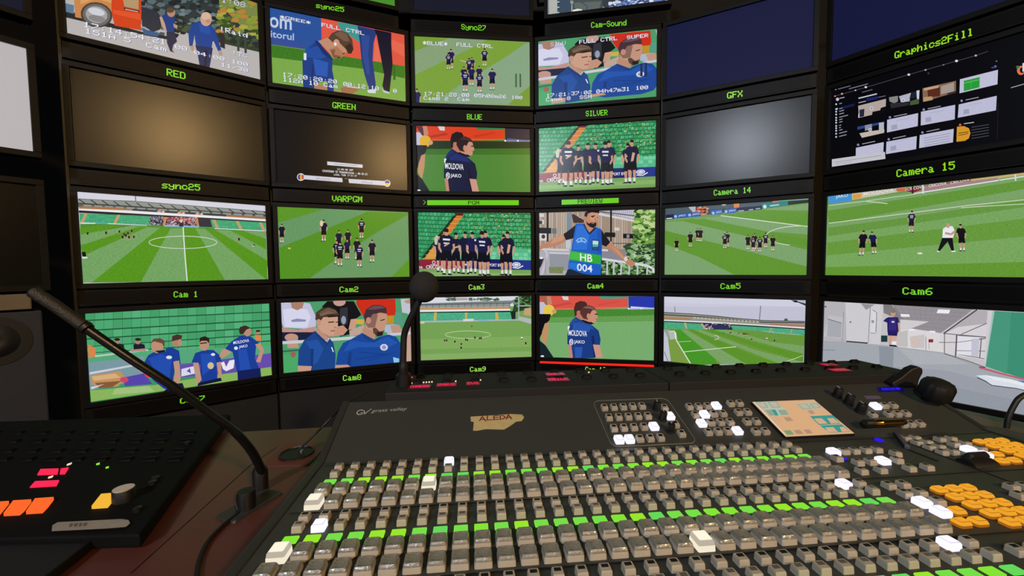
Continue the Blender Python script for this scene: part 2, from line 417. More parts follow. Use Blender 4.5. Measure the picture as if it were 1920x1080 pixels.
for c, n, vw, a, b, yt, cc in ((1, 'Cam 1', V3e, (977, 713), (1112, 711), 679, GREEN), (2, 'Cam2', V3f, (470, 684), (575, 682), 653, '#8ee63a'), (3, 'Cam3', V3f, (1197, 670), (1284, 668), 641, '#a4e85a'),
                           (4, 'Cam4', V3g, (425, 663), (515, 662), 634, '#96e840'), (5, 'Cam5', V3g, (1173, 666), (1285, 664), 634, GREEN), (6, 'Cam6', V3h, (1237, 696), (1404, 700), 657, GREEN)):
    umd_text(c, Z['C'], T % n, n, vw, a, b, yt, cc)
umd_text(1, Z['D'], T % 'Cam7', 'Cam7', (150, 560, 5), (938, 986), (1168, 956), 935)
umd_text(2, Z['D'], T % 'Cam8', 'Cam8', V4a, (652, 697), (788, 688), 655, '#96e840')
umd_text(3, Z['D'], T % 'Cam9', 'Cam9', V4a, (1605, 628), (1723, 624), 592, '#a4e85a')
for c in (5, 6): umd(c, Z['D'], 'label display hidden by the intercom panel, under the %s monitor' % ('stadium corner' if c == 5 else 'corridor'))
# the two filled bars and the red tally bar
r, P = umd(3, Z['B'], 'black label display with a green bar and dark letters PGM')
P.view = V3f; P.p('#6fd41c', '963,166 1478,166 1478,194 963,194'); P.text('#1d3a10', 'PGM', 1193, 191, 1255, 191, 170, bold=0.12)
P.text('#8fd030', '1 >', 897, 191, 955, 191, 166); P.build('lettering', M_PIC, r).location = (0, -0.0018, 0)
r, P = umd(4, Z['B'], 'black label display with a short green bar and dark letters PREVIEW')
P.view = V3g; P.p('#6fd41c', '279,164 600,153 600,181 279,192'); P.text('#1d3a10', 'PREVIEW', 370, 187, 508, 182, 160, bold=0.12)
P.build('lettering', M_PIC, r).location = (0, -0.0018, 0)
r, P = umd(4, Z['D'], 'black label display reading Cam 10 under a lit red tally bar')
P.view = V4b; P.text('#b8dc50', 'Cam 10', 550, 632, 703, 636, 590, bold=0.12); P.build('lettering', M_PIC, r).location = (0, -0.0018, 0)
_f = frame_at(4, Z['D'])
MB().box((0, -0.006, 0.024), (SW - 0.0, 0.012, 0.0085)).build('tally_bar', emission('red_tally_light', '#ff2a1c', 1.0), r, bevel=0.001)

# steel rack that carries the wall
rack = empty('monitor_rack', (0, 2.1, 0), 0, 'dark steel rack curving behind all the monitors', 'rack')
def rackpart(name, mb, m=M_STEEL): return mb.build(name, m, rack, loc=(0, -2.1, 0))
for c in range(0, 7):
    for side in ((-1, 1) if c == 6 else (-1,)):
        x, y, a = COLS[c]; k = (SW/2 + 0.0235) * side
        px, py = x + k*math.cos(a) - 0.055*math.sin(a), y + k*math.sin(a) + 0.055*math.cos(a)
        rackpart('upright', MB().box((px, py, 1.055), (0.008, 0.05, 2.11), rz=a))
    x, y, a = COLS[c]
    if c:
        rackpart('base_panel', MB().box((x - 0.03*math.sin(a), y + 0.03*math.cos(a), 0.27), (SW + 0.04, 0.03, 0.50), rz=a), M_MATTE)
    for zt in ((0.53, 0.9, 1.3, 1.7, 2.1, 2.36) if c else (1.3, 1.7, 2.1)):
        rackpart('cross_rail', MB().box((x - 0.13*math.sin(a), y + 0.13*math.cos(a), zt), (SW + 0.04, 0.03, 0.03), rz=a))

# blank monitors
monitor(1, Z['B'], 'blank dark monitor with a warm glow, between the RED and sync25 labels', M_PANELOFF)
monitor(5, Z['B'], 'blank dark monitor with a grey glow, below the GFX label', M_PANELOFF)
monitor(5, Z['A'], 'blank navy-blue lit monitor above the GFX label', M_BLUESCREEN)
monitor(6, Z['A'], 'blank navy-blue lit monitor in the top right corner above Graphics 2 Fill', M_BLUESCREEN)
monitor(3, ZZ, 'dark blank monitor at the top edge above the Sync27 label', M_NAVYSCREEN)
monitor(0, Z['A'], 'blank bluish monitor in the top left corner, above the white one', M_NAVYSCREEN)
monitor(0, Z['B'], 'monitor at the left edge showing plain white', M_WHITESCREEN)
monitor(0, Z['C'], 'blank dark monitor at the left edge below the white one', M_PANELOFF)

# ------------------------------------------------------------------ lit monitors and what they show
def lit(c, row, label, view, bg, n=0.0, du=0.0):
    zb = ZZ if row == 'Z' else Z[row]
    r, fr = monitor(c, zb, label, None, du)
    MB().box((0, 0.018, SH/2), (SW, 0.034, SH)).build('backlight_panel', M_UMD, r)
    P = Pic(fr, (-SW/2, 0, SW/2, SH), view); P.full(bg, n)
    P.done = lambda: P.build('screen', M_PIC, r)
    return P
NAVY, ROYAL, SKIN, LG, DG = '#151c44', '#1b3f94', '#d0a184', '#76a86a', '#559421'
W = '#f4f4fb'; SHD = '#5b649a'

# RED
P = lit(1, 'A', 'monitor above the RED label showing two men in blue passing an orange bus', (115, 0, 5), '#bdb9b8')
P.p('#2e3a3c', '600,-400 1900,-400 1900,480 1480,400 1080,270 760,250 700,0')
P.dots(['#44565c', '#1b2428', '#5b6d73', '#242f30', '#70848a'], 740, -300, 1500, 300, 260, 26, sl=0.12)
P.p('#7d8a4a', '1460,-300 1900,-300 1900,340 1700,260 1560,120 1480,40')
P.dots(['#8e9a3c', '#5c6f2c', '#b4a94a', '#3c5424', '#c0843a', '#76883a'], 1470, -250, 1860, 300, 150, 26, sl=0.2)
P.p('#31402e', '1080,240 1480,310 1860,420 1860,490 1480,400 1080,280'); P.dots(['#47583e', '#26302a'], 1100, 230, 1850, 300, 60, 20, sl=0.2)
P.p('#22252c', '30,90 260,160 760,300 1000,340 990,370 780,330 260,215 30,160')
P.p('#5d7f9c', '40,30 120,50 115,130 40,110'); P.p('#d08a4e', '100,-300 480,-300 480,120 330,200 130,160')
P.p('#e0a464', '160,-300 470,-300 470,30 330,-10 180,40'); P.p('#d8431c', '470,-300 750,-300 750,150 745,285 500,240 470,120')
P.p('#e8552a', '480,90 740,130 748,190 490,130'); P.p('#b89a70', '570,-50 725,-20 725,90 590,60'); P.p('#22262e', '585,70 730,100 735,118 590,90')
P.p('#e6e8ee', '600,82 720,108 720,113 600,88')
P.ell('#3f3d3c', 330, 140, 150, 118, 0.2); P.ell('#6d6b6a', 330, 140, 132, 104, 0.2); P.ell('#a9a7a9', 330, 138, 104, 78, 0.25); P.ell('#d6d8e0', 330, 110, 80, 34, 0.25); P.ell('#8a888a', 335, 175, 82, 30, 0.2)
P.p('#2b323e', '750,60 900,110 960,200 920,280 860,300 760,240'); P.p('#3b5c8c', '760,265 930,320 900,345 770,320')
P.p('#c8a48c', '920,160 960,150 1000,280 975,300 940,240'); P.p('#1d3f86', '940,150 1000,118 1060,160 1070,240 1050,310 990,300 970,220')
P.ell('#b78e76', 1030, 118, 38, 42); P.ell('#5c4638', 1022, 95, 36, 26)
P.p('#2a2c48', '985,300 1060,300 1085,390 1050,420 1040,470 1060,495 1020,480 990,400'); P.p('#c49c84', '1050,220 1090,240 1085,270 1055,255')
P.p('#1c4494', '1300,195 1400,235 1450,300 1500,470 1470,480 1420,370 1410,450 1260,420 1250,330 1230,430 1200,430 1190,310 1220,230')
P.p('#2352a8', '1290,215 1390,250 1400,330 1300,300'); P.p('#c4967e', '1205,430 1245,430 1240,480 1215,470'); P.p('#c4967e', '1475,480 1505,478 1510,520 1480,520')
P.p('#22305c', '1255,420 1420,450 1410,520 1385,660 1295,610 1280,520'); P.p('#171f3e', '1345,470 1370,470 1360,640 1335,630')
P.ell('#d2a68e', 1357, 180, 54, 66); P.ell('#e0b8a2', 1355, 150, 44, 36); P.ell('#c09078', 1375, 200, 22, 18)
P.p('#2e2a30', '1480,300 1530,320 1535,460 1490,440')
P.text(W, '17:14:54:21', 205, 252, 980, 420, 200, SHD); P.text(W, '.00', 1000, 440, 1180, 480, 400, SHD); P.text(W, '04:00 100', 1245, 505, 1750, 625, 470, SHD)
P.text(W, '151A 5', 220, 312, 650, 402, 262, '#54609c'); P.text(W, 'Cam', 795, 440, 985, 485, 395, '#54609c'); P.text(W, '11/30', 1495, 620, 1750, 678, 585, '#54609c')
P.text(W, '!Raid', 1480, 290, 1745, 355, 245, SHD); P.text('#e6e6ee', '!TC', 1600, 510, 1745, 545, 470, SHD); P.text('#d8d8e0', '1:08', 1500, 20, 1725, 72, -30, SHD)
P.line('#3c4a3c', '1655,320 1660,480', 22); P.line('#3c4a3c', '1725,345 1728,500', 22); P.done()

# GREEN
P = lit(2, 'A', 'monitor above the GREEN label showing a bowed man in blue looking at his phone', (472, 14, 6), '#74a03e', 0.25)
P.p('#3f7d22', '215,420 610,480 1720,660 1720,800 1300,720 900,660 560,600 230,570', 0.5); P.p('#7fae4c', '225,560 1250,690 1730,800 1730,1080 225,870', 0.2)
P.p('#2b55a0', '195,0 790,118 795,500 500,455 215,415'); P.p('#39509a', '215,330 600,420 600,470 215,415')
P.p('#e85a46', '780,115 1190,200 1720,310 1720,660 1050,550 790,500'); P.p('#3f9c94', '970,160 1190,205 1240,320 1215,400 1140,340 980,230')
P.p('#f0705a', '1390,330 1470,620 1370,600'); P.p('#ee6a52', '1570,360 1720,420 1720,560 1580,480')
P.sign('#c8d4e8', 'om', 200, 222, 450, 258, 100, 0.015); P.sign('#b4c4e4', 'itorul', 212, 335, 475, 372, 255, 0.015)
P.p('#233c7e', '1190,205 1385,250 1400,300 1370,400 1360,600 1395,860 1390,920 1320,920 1270,760 1235,600 1215,380'); P.p('#2d4c98', '1230,300 1330,320 1310,520 1330,760 1290,740 1250,560')
P.p('#12132a', '1380,245 1570,285 1570,420 1585,640 1550,950 1490,930 1470,880 1490,760 1460,600 1410,330')
P.p('#dfe2e8', '1300,930 1395,915 1395,965 1310,960'); P.p('#c8ccd4', '1440,890 1480,930 1550,955 1550,970 1490,960')
P.p('#a87450', '1000,905 1090,880 1230,915 1180,940 1130,975 1010,960'); P.p('#d8d4cc', '1065,880 1225,905 1220,915 1070,895'); P.p('#b98260', '700,850 850,890 850,945 710,930'); P.p('#c8906c', '930,930 1010,945 1010,970 940,965')
P.p('#1c3f88', '730,380 760,400 870,520 910,590 905,700 930,830 920,960 850,945 850,830 800,830 700,860 705,930 580,905 570,600 640,450')
P.p('#2a5cb8', '690,570 860,620 850,780 720,760'); P.p('#16326e', '680,640 700,640 690,880 660,880'); P.p('#2450a4', '600,470 760,430 860,540 780,580 620,560')
P.p('#16306c', '705,370 745,380 915,585 895,590 800,520'); P.p('#c79274', '745,378 860,340 1000,380 1080,460 1050,530 1020,545 1000,575 915,575 870,500'); P.p('#b57c5c', '870,470 960,440 1050,530 1000,570 920,570')
P.p('#5a4234', '860,345 900,290 990,250 1080,290 1130,360 1145,470 1120,520 1090,520 1060,470 1010,420 960,370 920,400'); P.p('#7a5c48', '930,300 1000,262 1070,300 1100,380 1040,380')
P.p('#3c2a20', '1050,440 1110,400 1145,470 1120,520 1085,520'); P.p('#8a5c44', '885,480 940,470 930,530 1000,545 985,575 920,570'); P.ell('#d09a80', 952, 395, 34, 38); P.ell('#f2eeea', 940, 412, 14, 20)
P.p('#3a2418', '1020,515 1050,510 1048,522 1022,526'); P.p('#4a2c20', '960,560 1000,560 1000,572 965,572'); P.sign('#e8ecf4', 'I', 585, 590, 615, 594, 512)
P.text(W, '*GREE*', 318, 120, 660, 190, 85, SHD); P.text(W, 'FULL CTRL', 785, 215, 1265, 312, 172, SHD)
P.text(W, '17:20:20:20', 345, 775, 960, 860, 728, SHD); P.text(W, '00:12:10', 1030, 880, 1430, 935, 835, SHD); P.text(W, '0', 1590, 955, 1632, 962, 915, SHD)
P.text(W, '112A 10 Cam', 350, 830, 965, 910, 782, SHD); P.line('#3c6a2a', '1603,650 1605,815', 26); P.done()

# BLUE
P = lit(3, 'A', 'monitor above the BLUE label showing players from above on striped grass', (766, 60, 8), '#88aa78', 0.15)
P.p('#7ba03a', '85,60 620,85 300,220 85,290', 0.2); P.p('#7fa63c', '100,640 980,225 1180,120 1780,160 1420,400 760,800 520,960 200,1070 100,900', 0.2); P.p('#7ba03a', '1830,760 1500,1090 1840,1120', 0.2); P.p('#8ca67c', '85,290 620,90 1180,120 400,480 100,640', 0.15)
P.p('#8cab88', '1740,180 1830,180 1830,800 1500,1080 600,1080 760,800 1420,400', 0.12)
for x, y, h, b in ((635, 555, 300, 0), (600, 565, 250, 1), (1140, 515, 270, 1), (950, 620, 240, 0), (910, 650, 260, 1), (830, 790, 270, 0), (945, 805, 290, 0), (1060, 780, 270, 0), (1255, 870, 320, 0), (850, 900, 330, 1), (1065, 910, 300, 1)):
    P.man(x, y, h, '#1c2250', '#10132e', back=b, wd=1.05)
P.man(125, 1200, 350, '#1c2250', '#1a2258'); P.p('#d8b49c', '775,420 870,445 865,460 780,435')
P.text(W, '*BLUE*', 215, 192, 585, 212, 135, SHD); P.text(W, 'FULL CTRL', 720, 218, 1265, 244, 162, SHD)
P.text(W, '17:21:28:00', 230, 955, 910, 978, 898, SHD); P.text(W, '05h08m26', 985, 980, 1465, 1000, 925, SHD); P.text(W, '100', 1545, 1005, 1705, 1012, 955, SHD); P.text(W, 'CamB 2  Cam', 228, 1018, 912, 1040, 965, SHD)
P.line('#4c6a4a', '1612,628 1612,830', 26); P.line('#4c6a4a', '1675,628 1678,830', 26); P.done()

# portrait shot shared by SILVER and Cam8 (traced on Cam8)
def portrait(P, osd):
    P.p('#4fa26e', '0,-200 2000,-200 2000,1200 0,1200')
    P.p('#c9c8e6', '60,100 200,110 330,100 460,120 540,300 540,470 480,460 110,440 60,300'); P.p('#dcdcf4', '100,200 240,180 420,200 470,300 420,440 130,430'); P.p('#8f90b4', '210,340 290,320 410,335 400,360 220,365')
    P.p('#b08470', '200,80 390,80 360,180 290,210 220,180'); P.p('#c8958a', '80,440 300,470 500,430 540,420 520,500 380,540 100,510'); P.p('#1d2440', '60,500 520,500 500,560 340,620 100,620'); P.ell('#c69a88', 215, 570, 90, 52); P.p('#c69a88', '160,570 300,570 310,710 160,710')
    P.p('#161418', '690,90 1040,90 1140,270 1060,330 1010,520 860,560 800,440 640,210 620,160'); P.p('#34333c', '860,180 960,170 960,380 900,430 850,350'); P.ell('#9aa0b4', 905, 340, 32, 55); P.ell('#caa094', 850, 100, 82, 56); P.p('#c8967e', '800,430 900,410 960,470 900,540 740,560')
    P.p('#d0a08a', '1000,330 1080,320 1060,460 970,470'); P.p('#d2301c', '1080,60 1590,60 1600,270 1500,290 1180,320 1070,120'); P.p('#c2952e', '1470,280 1570,280 1570,390 1480,390'); P.p('#d8b050', '1060,330 1180,330 1170,400 1070,390')
    P.p('#c4aa9c', '980,480 1180,400 1180,520 990,560'); P.p('#c8cad8', '1660,60 1800,60 1800,290 1740,250 1680,240'); P.p('#c09884', '1700,90 1790,60 1790,120 1740,120'); P.p('#b9bcd0', '1440,400 1620,395 1660,470 1600,530 1450,500'); P.p('#c49a84', '1520,410 1640,400 1690,500 1560,530')
    P.p('#caa696', '1700,400 1800,380 1800,880 1720,890 1730,640'); P.p('#58a08a', '1590,240 1660,240 1700,400 1590,400')
    P.line('#cfd0dc', '90,640 340,625 1050,575 1200,560', 40); P.line('#cfd0dc', '1480,535 1830,510', 36); P.line('#2c6e54', '100,755 330,735', 20); P.p('#4fae6a', '60,800 320,790 320,1100 60,1100'); P.ell('#9a6a5a', 238, 795, 36, 40)
    # right man
    P.p('#1c4a9e', '1150,510 1240,560 1310,600 1380,560 1500,530 1600,560 1680,680 1720,800 1600,960 1450,1000 980,1000 800,940 830,760 900,640 1010,590'); P.p('#2558b4', '1000,610 1240,640 1500,560 1620,640 1500,700 1100,700 900,760'); P.p('#163c86', '980,760 1010,760 1000,960 940,960')
    P.line('#174090', '1100,760 1500,800', 14); P.line('#174090', '1060,860 1550,780', 14); P.line('#174090', '1160,900 1600,760', 10)
    P.p('#c09078', '1150,480 1180,420 1330,480 1320,590 1240,570 1160,510'); P.p('#ca9880', '1180,350 1380,240 1480,260 1480,360 1460,420 1430,480 1340,520 1200,440'); P.p('#1c3f88', '1140,505 1170,520 1310,600 1390,560 1380,600 1300,640 1180,580')
    P.p('#8c6a5e', '1172,285 1260,255 1360,265 1320,440 1230,440 1185,370'); P.p('#46323a', '1170,290 1200,200 1290,140 1400,140 1470,180 1480,250 1400,240 1290,260 1250,320 1190,360'); P.p('#6a5058', '1220,200 1300,150 1400,150 1450,180 1320,200'); P.p('#5c443c', '1290,450 1330,440 1380,490 1440,480 1420,540 1350,560 1300,510'); P.p('#2c1e1e', '1340,500 1430,500 1420,545 1350,555')
    P.ell('#c88e7c', 1235, 345, 34, 44); P.p('#3a2620', '1390,340 1450,325 1450,338 1395,352'); P.ell('#d8dae6', 1440, 700, 52, 44); P.ell('#8e9cc0', 1440, 700, 28, 26); P.p('#cc9a86', '800,935 960,930 1000,960 790,975')
    # left man
    P.p('#1d478e', '530,490 620,560 690,640 720,580 770,640 800,800 790,1000 470,1030 480,950 300,940 310,740 380,610 470,540'); P.p('#2555a6', '400,620 560,600 640,720 560,900 480,940 500,780'); P.p('#173a7a', '470,720 510,720 500,960 470,1000'); P.p('#cf9f88', '300,945 485,950 470,1010 300,1020')
    P.p('#c09480', '535,480 570,420 700,540 700,620 640,590 560,520'); P.p('#d2a48c', '560,350 680,280 830,280 830,420 810,460 770,540 720,552 620,500 560,430'); P.p('#1a3c80', '500,490 535,490 690,640 720,590 730,620 690,680 560,560'); P.p('#fafafa', '740,700 752,696 775,760 765,764')
    P.p('#4a382c', '530,330 540,240 620,180 720,168 800,200 845,260 830,290 740,290 690,300 640,300 600,350 560,350'); P.p('#7d6450', '580,240 700,180 800,215 820,250 700,260 600,290'); P.p('#2e2018', '690,290 740,270 830,280 830,296 700,305'); P.line('#5c4838', '560,260 700,205 800,240', 12)
    P.ell('#cc9884', 575, 372, 30, 46); P.p('#5a3c30', '700,362 780,355 780,372 705,378'); P.p('#5a3c30', '800,362 832,358 832,372 800,374'); P.p('#b47a64', '770,420 820,440 790,452'); P.p('#a86050', '730,478 795,470 790,488 735,492'); P.p('#b88672', '620,500 720,552 770,540 700,575')
P = lit(2, 'D', 'monitor above the Cam8 label showing two men in blue polo shirts close up', (516, 552, 7.0588), '#4fa26e')
portrait(P, False); P.p('#8fd0ee', '1560,830 1640,850 1640,900 1570,905'); P.done()
P = lit(4, 'A', 'monitor above the SILVER label showing two men in blue polo shirts under white data text', (1000, 50, 7.5), '#4fa26e')
class Map:                                              # the same shot seen on another display: re-map the traced view
    pass
def remap(P, A, B):
    """loc() through the affine map that carries the three view points A onto B"""
    ax, ay = A[0]; v1 = (A[1][0]-ax, A[1][1]-ay); v2 = (A[2][0]-ax, A[2][1]-ay); det = v1[0]*v2[1]-v1[1]*v2[0]
    old = P.loc
    def f(X, Y):
        dx, dy = X-ax, Y-ay; u = (dx*v2[1]-dy*v2[0])/det; v = (v1[0]*dy-v1[1]*dx)/det
        return old(B[0][0] + u*(B[1][0]-B[0][0]) + v*(B[2][0]-B[0][0]), B[0][1] + u*(B[1][1]-B[0][1]) + v*(B[2][1]-B[0][1]))
    P.loc = f; return old
old = remap(P, ((535, 260), (1480, 230), (300, 940)), ((490, 350), (1530, 225), (255, 1010)))
portrait(P, True); P.loc = old
P.line('#22325c', '1520,520 1520,700', 34); P.line('#22325c', '1582,515 1582,700', 34)
P.text('#d8dae8', '.SILV.', 190, 288, 510, 258, 225, '#4a4e70'); P.text(W, 'FULL CTRL', 645, 245, 1180, 188, 190, SHD); P.text(W, 'SUPER', 1315, 178, 1615, 148, 128, SHD)
P.text(W, '17:21:37:02', 185, 995, 820, 945, 945, SHD); P.text(W, '04h47m31', 885, 940, 1355, 902, 885, SHD); P.text(W, '100', 1440, 890, 1612, 878, 838, SHD); P.text(W, 'CamA 8  SSM', 180, 1055, 820, 1008, 1005, SHD); P.done()

# two men seen from behind (traced on the third column, second row; also Cam 10)
def backs(P, dark):
    sh, shl, red, grass = ('#10173a', '#182a72', '#e2401c', '#4f8a36') if dark else ('#1b3d86', '#2850a0', '#e2564a', '#7cb272')
    P.full(grass, 0.14); P.p('#3f7424' if dark else '#68a254', '100,380 1900,390 1900,520 100,500', 0.3); P.p(grass, '100,500 1900,500 1900,620 1300,560 100,560', 0.12); P.line('#6da858' if dark else '#9cc890', '240,490 1840,490', 7)
    P.p('#1e3418' if dark else '#4a8c34', '110,270 1900,280 1900,385 110,395', 0.5); P.p(red, '90,40 1440,60 1440,255 1000,270 340,268 200,250 90,200'); P.line('#f0866a' if not dark else '#f07048', '350,258 1435,248', 8)
    P.p('#b83418' if dark else '#d04a40', '300,200 560,150 600,180 340,230'); P.p('#c83a1a' if dark else '#d85048', '960,190 1300,140 1300,165 1000,225')
    P.p('#d8d8dc', '440,55 540,60 545,120 470,115'); P.p('#2f7d4e' if dark else '#4a9c84', '1000,55 1430,75 1430,105 1040,108'); P.p('#2c2838' if dark else '#2a3ab0', '1445,75 1840,80 1840,275 1450,275'); P.p('#8088b0' if dark else '#b8c4ec', '1450,262 1840,262 1840,285 1450,285'); P.p('#5a6090' if dark else '#dfe4fa', '1480,235 1820,265 1480,262')
    P.ell('#f2f2f6', 1450, 270, 14, 14); P.ell('#f2f2f6', 1640, 272, 14, 14)
    P.p('#c8c6dc', '100,140 200,150 260,330 110,340'); P.p('#5a2832' if dark else '#a86a50', '110,50 200,50 260,200 200,190'); P.p('#c88a72', '215,50 275,50 300,180 230,190'); P.ell('#e8b428' if dark else '#eccc50', 250, 280, 85, 92); P.ell('#d0a468', 330, 300, 36, 34)
    P.p('#0d0d12', '90,335 280,340 260,440 200,500 150,640 100,760 100,1060 90,1060'); P.p('#c89468', '190,490 250,470 240,660 200,860 140,740 150,620'); P.p('#0d1014' if dark else '#15242c', '110,760 200,840 330,1050 100,1060'); P.ell('#eeeef2', 155, 1020, 26, 18)
    # far man
    P.p(shl, '640,400 760,480 700,620 540,620 560,500 600,440'); P.p('#f2f4fa', '535,540 570,540 555,600 535,600'); P.p('#c07a64', '650,300 730,290 760,440 720,450 650,400'); P.p('#1c1016' if dark else '#4c2a26', '625,260 650,170 720,135 800,150 830,200 750,280 690,300 660,380 640,380'); P.ell('#c27864', 690, 330, 22, 40); P.p(sh, '630,400 660,395 770,470 740,480')
    # near man
    P.p(sh, '690,450 800,470 900,530 1000,620 1030,760 1020,850 915,840 940,1060 610,1060 590,840 530,830 530,680 560,560 620,480'); P.p(shl, '700,460 880,520 940,600 800,580 620,560 600,520'); P.p('#0c1128' if dark else '#122a60', '890,700 930,700 960,1050 930,1050 905,850')
    if not dark: P.p('#2a58b0', '620,480 880,540 860,640 600,620'); P.p('#2c5cb4', '640,880 760,880 740,1050 650,1050')
    P.p('#c98a76', '540,835 590,840 615,1050 570,1050'); P.p('#d29a86', '915,840 1015,850 1060,1050 960,1050')
    P.p('#c48468', '740,420 800,380 900,470 890,520 800,480 740,450'); P.p('#cf947c', '780,330 900,270 960,300 970,350 990,400 965,430 960,480 930,500 870,470 800,440'); P.p('#14101a' if not dark else '#0e0c18', '735,445 760,440 910,500 900,520 800,490')
    P.p('#27181c' if dark else '#5a3432', '720,290 760,230 850,205 930,240 960,280 900,290 870,350 840,440 770,420 720,340'); P.p('#4a2e2c' if dark else '#8a6258', '770,235 850,220 930,255 940,280 860,260 780,250'); P.ell('#d08e76', 845, 382, 26, 46); P.p('#34201c', '935,345 985,345 985,362 940,360'); P.p('#a05a48', '940,430 970,430 965,442'); P.p('#1c1418', '870,470 930,500 925,512 870,490')
    P.sign('#eef0f8', 'MOLDOVA', 548, 690, 825, 712, 600, 0.015); P.sign('#eef0f8', 'JAKO', 630, 832, 792, 840, 765, 0.015); P.ring('#eef0f8', 590, 795, 24, 44, 12); P.line('#eef0f8', '575,790 592,770 588,815 606,805', 9)
P = lit(3, 'B', 'monitor above the green PGM bar showing two dark-shirted men from behind', (766, 230, 8), '#4f8a36'); backs(P, True); P.done()
P = lit(4, 'D', 'monitor above the Cam 10 label showing two blue-shirted men from behind', (1000, 548, 8), '#7cb272')
old = remap(P, ((110, 45), (1830, 80), (115, 1045)), ((95, 55), (1810, 62), (95, 985))); backs(P, False); P.loc = old; P.done()

# squad in front of the green stand (traced on the fourth column, second row; also Cam3)
def squad(P):
    P.full('#176a3c')
    V = ['#38a468', '#3eae70', '#2f985c', '#4ab87c', '#44a86c']
    P.grid(V[0], (60, 60), (690, 40), (330, 840), (60, 840), 13, 10, 0.14, 0.22, var=V, stagger=0.5)
    P.grid(V[0], (690, 40), (1900, -10), (1900, 760), (330, 840), 13, 20, 0.14, 0.24, var=V, stagger=0.5)
    P.dots(['#c8b040', '#d8d0a0', '#1c5234', '#b88838', '#7cc89a', '#0f4428'], 800, 20, 1840, 500, 260, 9)
    P.p('#5ac090', '650,600 1860,560 1860,740 560,790'); P.grid('#6ccfa0', (650, 590), (1860, 560), (1860, 730), (560, 780), 3, 18, 0.12, 0.2, var=['#66c898', '#7cd6aa', '#58bc8a'])
    P.p('#d8802c', '665,140 790,140 560,440 330,810 150,815 330,570 530,330'); P.p('#dca048', '330,560 440,560 340,805 160,812'); P.p('#12341f', '640,140 690,140 180,800 130,800')
    for i in range(9): P.line('#f0aa58', '%d,%d %d,%d' % (640 - i*56, 190 + i*70, 760 - i*50, 190 + i*70), 8)
    P.p('#5c1420', '660,105 800,95 790,135 665,140')
    P.p('#8c2438', '90,830 420,800 760,780 800,780 800,920 90,965'); P.p('#1e1c66', '760,780 1160,750 1840,725 1840,870 1160,900 760,920'); P.p('#23368e', '1540,740 1840,728 1840,865 1540,880')
    P.p('#7aa85c', '85,965 1160,900 1840,868 1840,1100 85,1100', 0.2); P.p('#8cb66c', '85,1010 1840,920 1840,980 85,1070', 0.2)
    P.sign('#f2f2f6', 'CRICOVA', 200, 955, 480, 938, 905, 0.015); P.sign('#f2f2f6', 'VA', 88, 962, 148, 958, 925, 0.015); P.ring('#f0f0f4', 322, 855, 22, 22, 9); P.line('#f0f0f4', '270,893 400,887', 7)
    P.sign('#e8e8f2', 'R  O A', 540, 932, 750, 920, 885, 0.015); P.sign('#f0f0f8', 'SPORT BY', 1160, 858, 1375, 850, 815, 0.015); P.ell('#f2f4fc', 1610, 803, 66, 36, -0.1); P.ell('#23368e', 1610, 803, 50, 24, -0.1); P.ell('#eef0fa', 1610, 803, 40, 16, -0.1); P.line('#f2f4fc', '1550,850 1640,855 1715,812', 14); P.line('#c8cce8', '800,855 900,850', 26)
    k = dict(shirt='#121838', shorts='#0b0d1c', wd=0.92)
    P.man(420, 990, 560, legs='#caa088', **{**k, 'shirt': '#181a44'}); P.p('#c8c8a8', '330,500 370,450 400,470 380,590 345,590')
    P.man(670, 990, 600, face=1, **k); P.man(525, 1025, 690, back=True, **{**k, 'wd': 1.0}); P.p('#d6a68e', '480,600 560,540 575,560 500,610'); P.p('#d8a890', '640,610 740,570 770,570 750,600 650,625')
    P.man(820, 995, 630, face=-1, **k); P.p('#d2a48c', '860,520 890,540 850,680 830,660'); P.man(935, 975, 610, back=False, face=-1, **{**k, 'shirt': '#1a1a50'}); P.p('#ecebf4', '960,470 990,475 990,500 960,495')
    P.man(1130, 990, 660, face=1, **k); P.man(1080, 1000, 660, back=True, **{**k, 'shirt': '#151a48'}); P.man(1420, 975, 600, back=True, face=-1, **k); P.man(1480, 970, 650, face=-1, **k)
    P.p('#d2a48c', '1485,510 1525,520 1500,640 1460,650'); P.p('#caa088', '1310,560 1340,540 1370,640 1350,640')
P = lit(4, 'B', 'monitor above the green PREVIEW bar showing a squad standing before green seats', (1000, 222, 8), '#176a3c'); squad(P); P.done()
P = lit(3, 'C', 'monitor above the Cam3 label showing a squad standing before green seats', (770, 392, 8), '#176a3c')
old = remap(P, ((90, 150), (1845, 30), (95, 1090)), ((112, 68), (1800, 62), (132, 1025))); squad(P); P.loc = old; P.done()

# Cam 1: stadium from the halfway line
P = lit(1, 'C', 'monitor above the Cam 1 label showing the whole pitch with centre circle', (136, 340, 5), '#d9d9e6')
P.p('#8f9694', '40,160 560,190 1810,290 1810,310 560,250 40,215'); P.p('#a0a8a6', '60,170 560,195 1810,296 1810,280 560,180')
P.p('#5a6260', '40,205 560,230 1810,310 1810,345 560,275 40,240')
for i in range(17):
    x = 60 + i*108; y = 168 + max(0, x-100)*0.068; P.line('#2c3234', '%d,%d %d,%d' % (x, y, x+60, y+42), 9); P.line('#2c3234', '%d,%d %d,%d' % (x+60, y+42, x+70, y+90), 8)
P.line('#2a3032', '50,205 560,235 1810,318', 8); P.line('#3c4444', '60,165 560,188 1810,285', 5)
P.grid('#8e9896', (90, 215), (1800, 315), (1800, 345), (90, 240), 1, 17, 0.25, 0.1)
P.p('#b07848', '60,235 330,240 560,262 560,275 60,265'); P.p('#a87048', '1440,312 1810,335 1810,360 1440,335'); P.p('#2a3c44', '560,258 1440,310 1440,330 560,276')
for x, y in ((830, 283), (1020, 295), (1190, 305)): P.ell('#d8a080', x-18, y, 20, 11); P.ell('#f0c8a0', x+20, y+2, 14, 8)
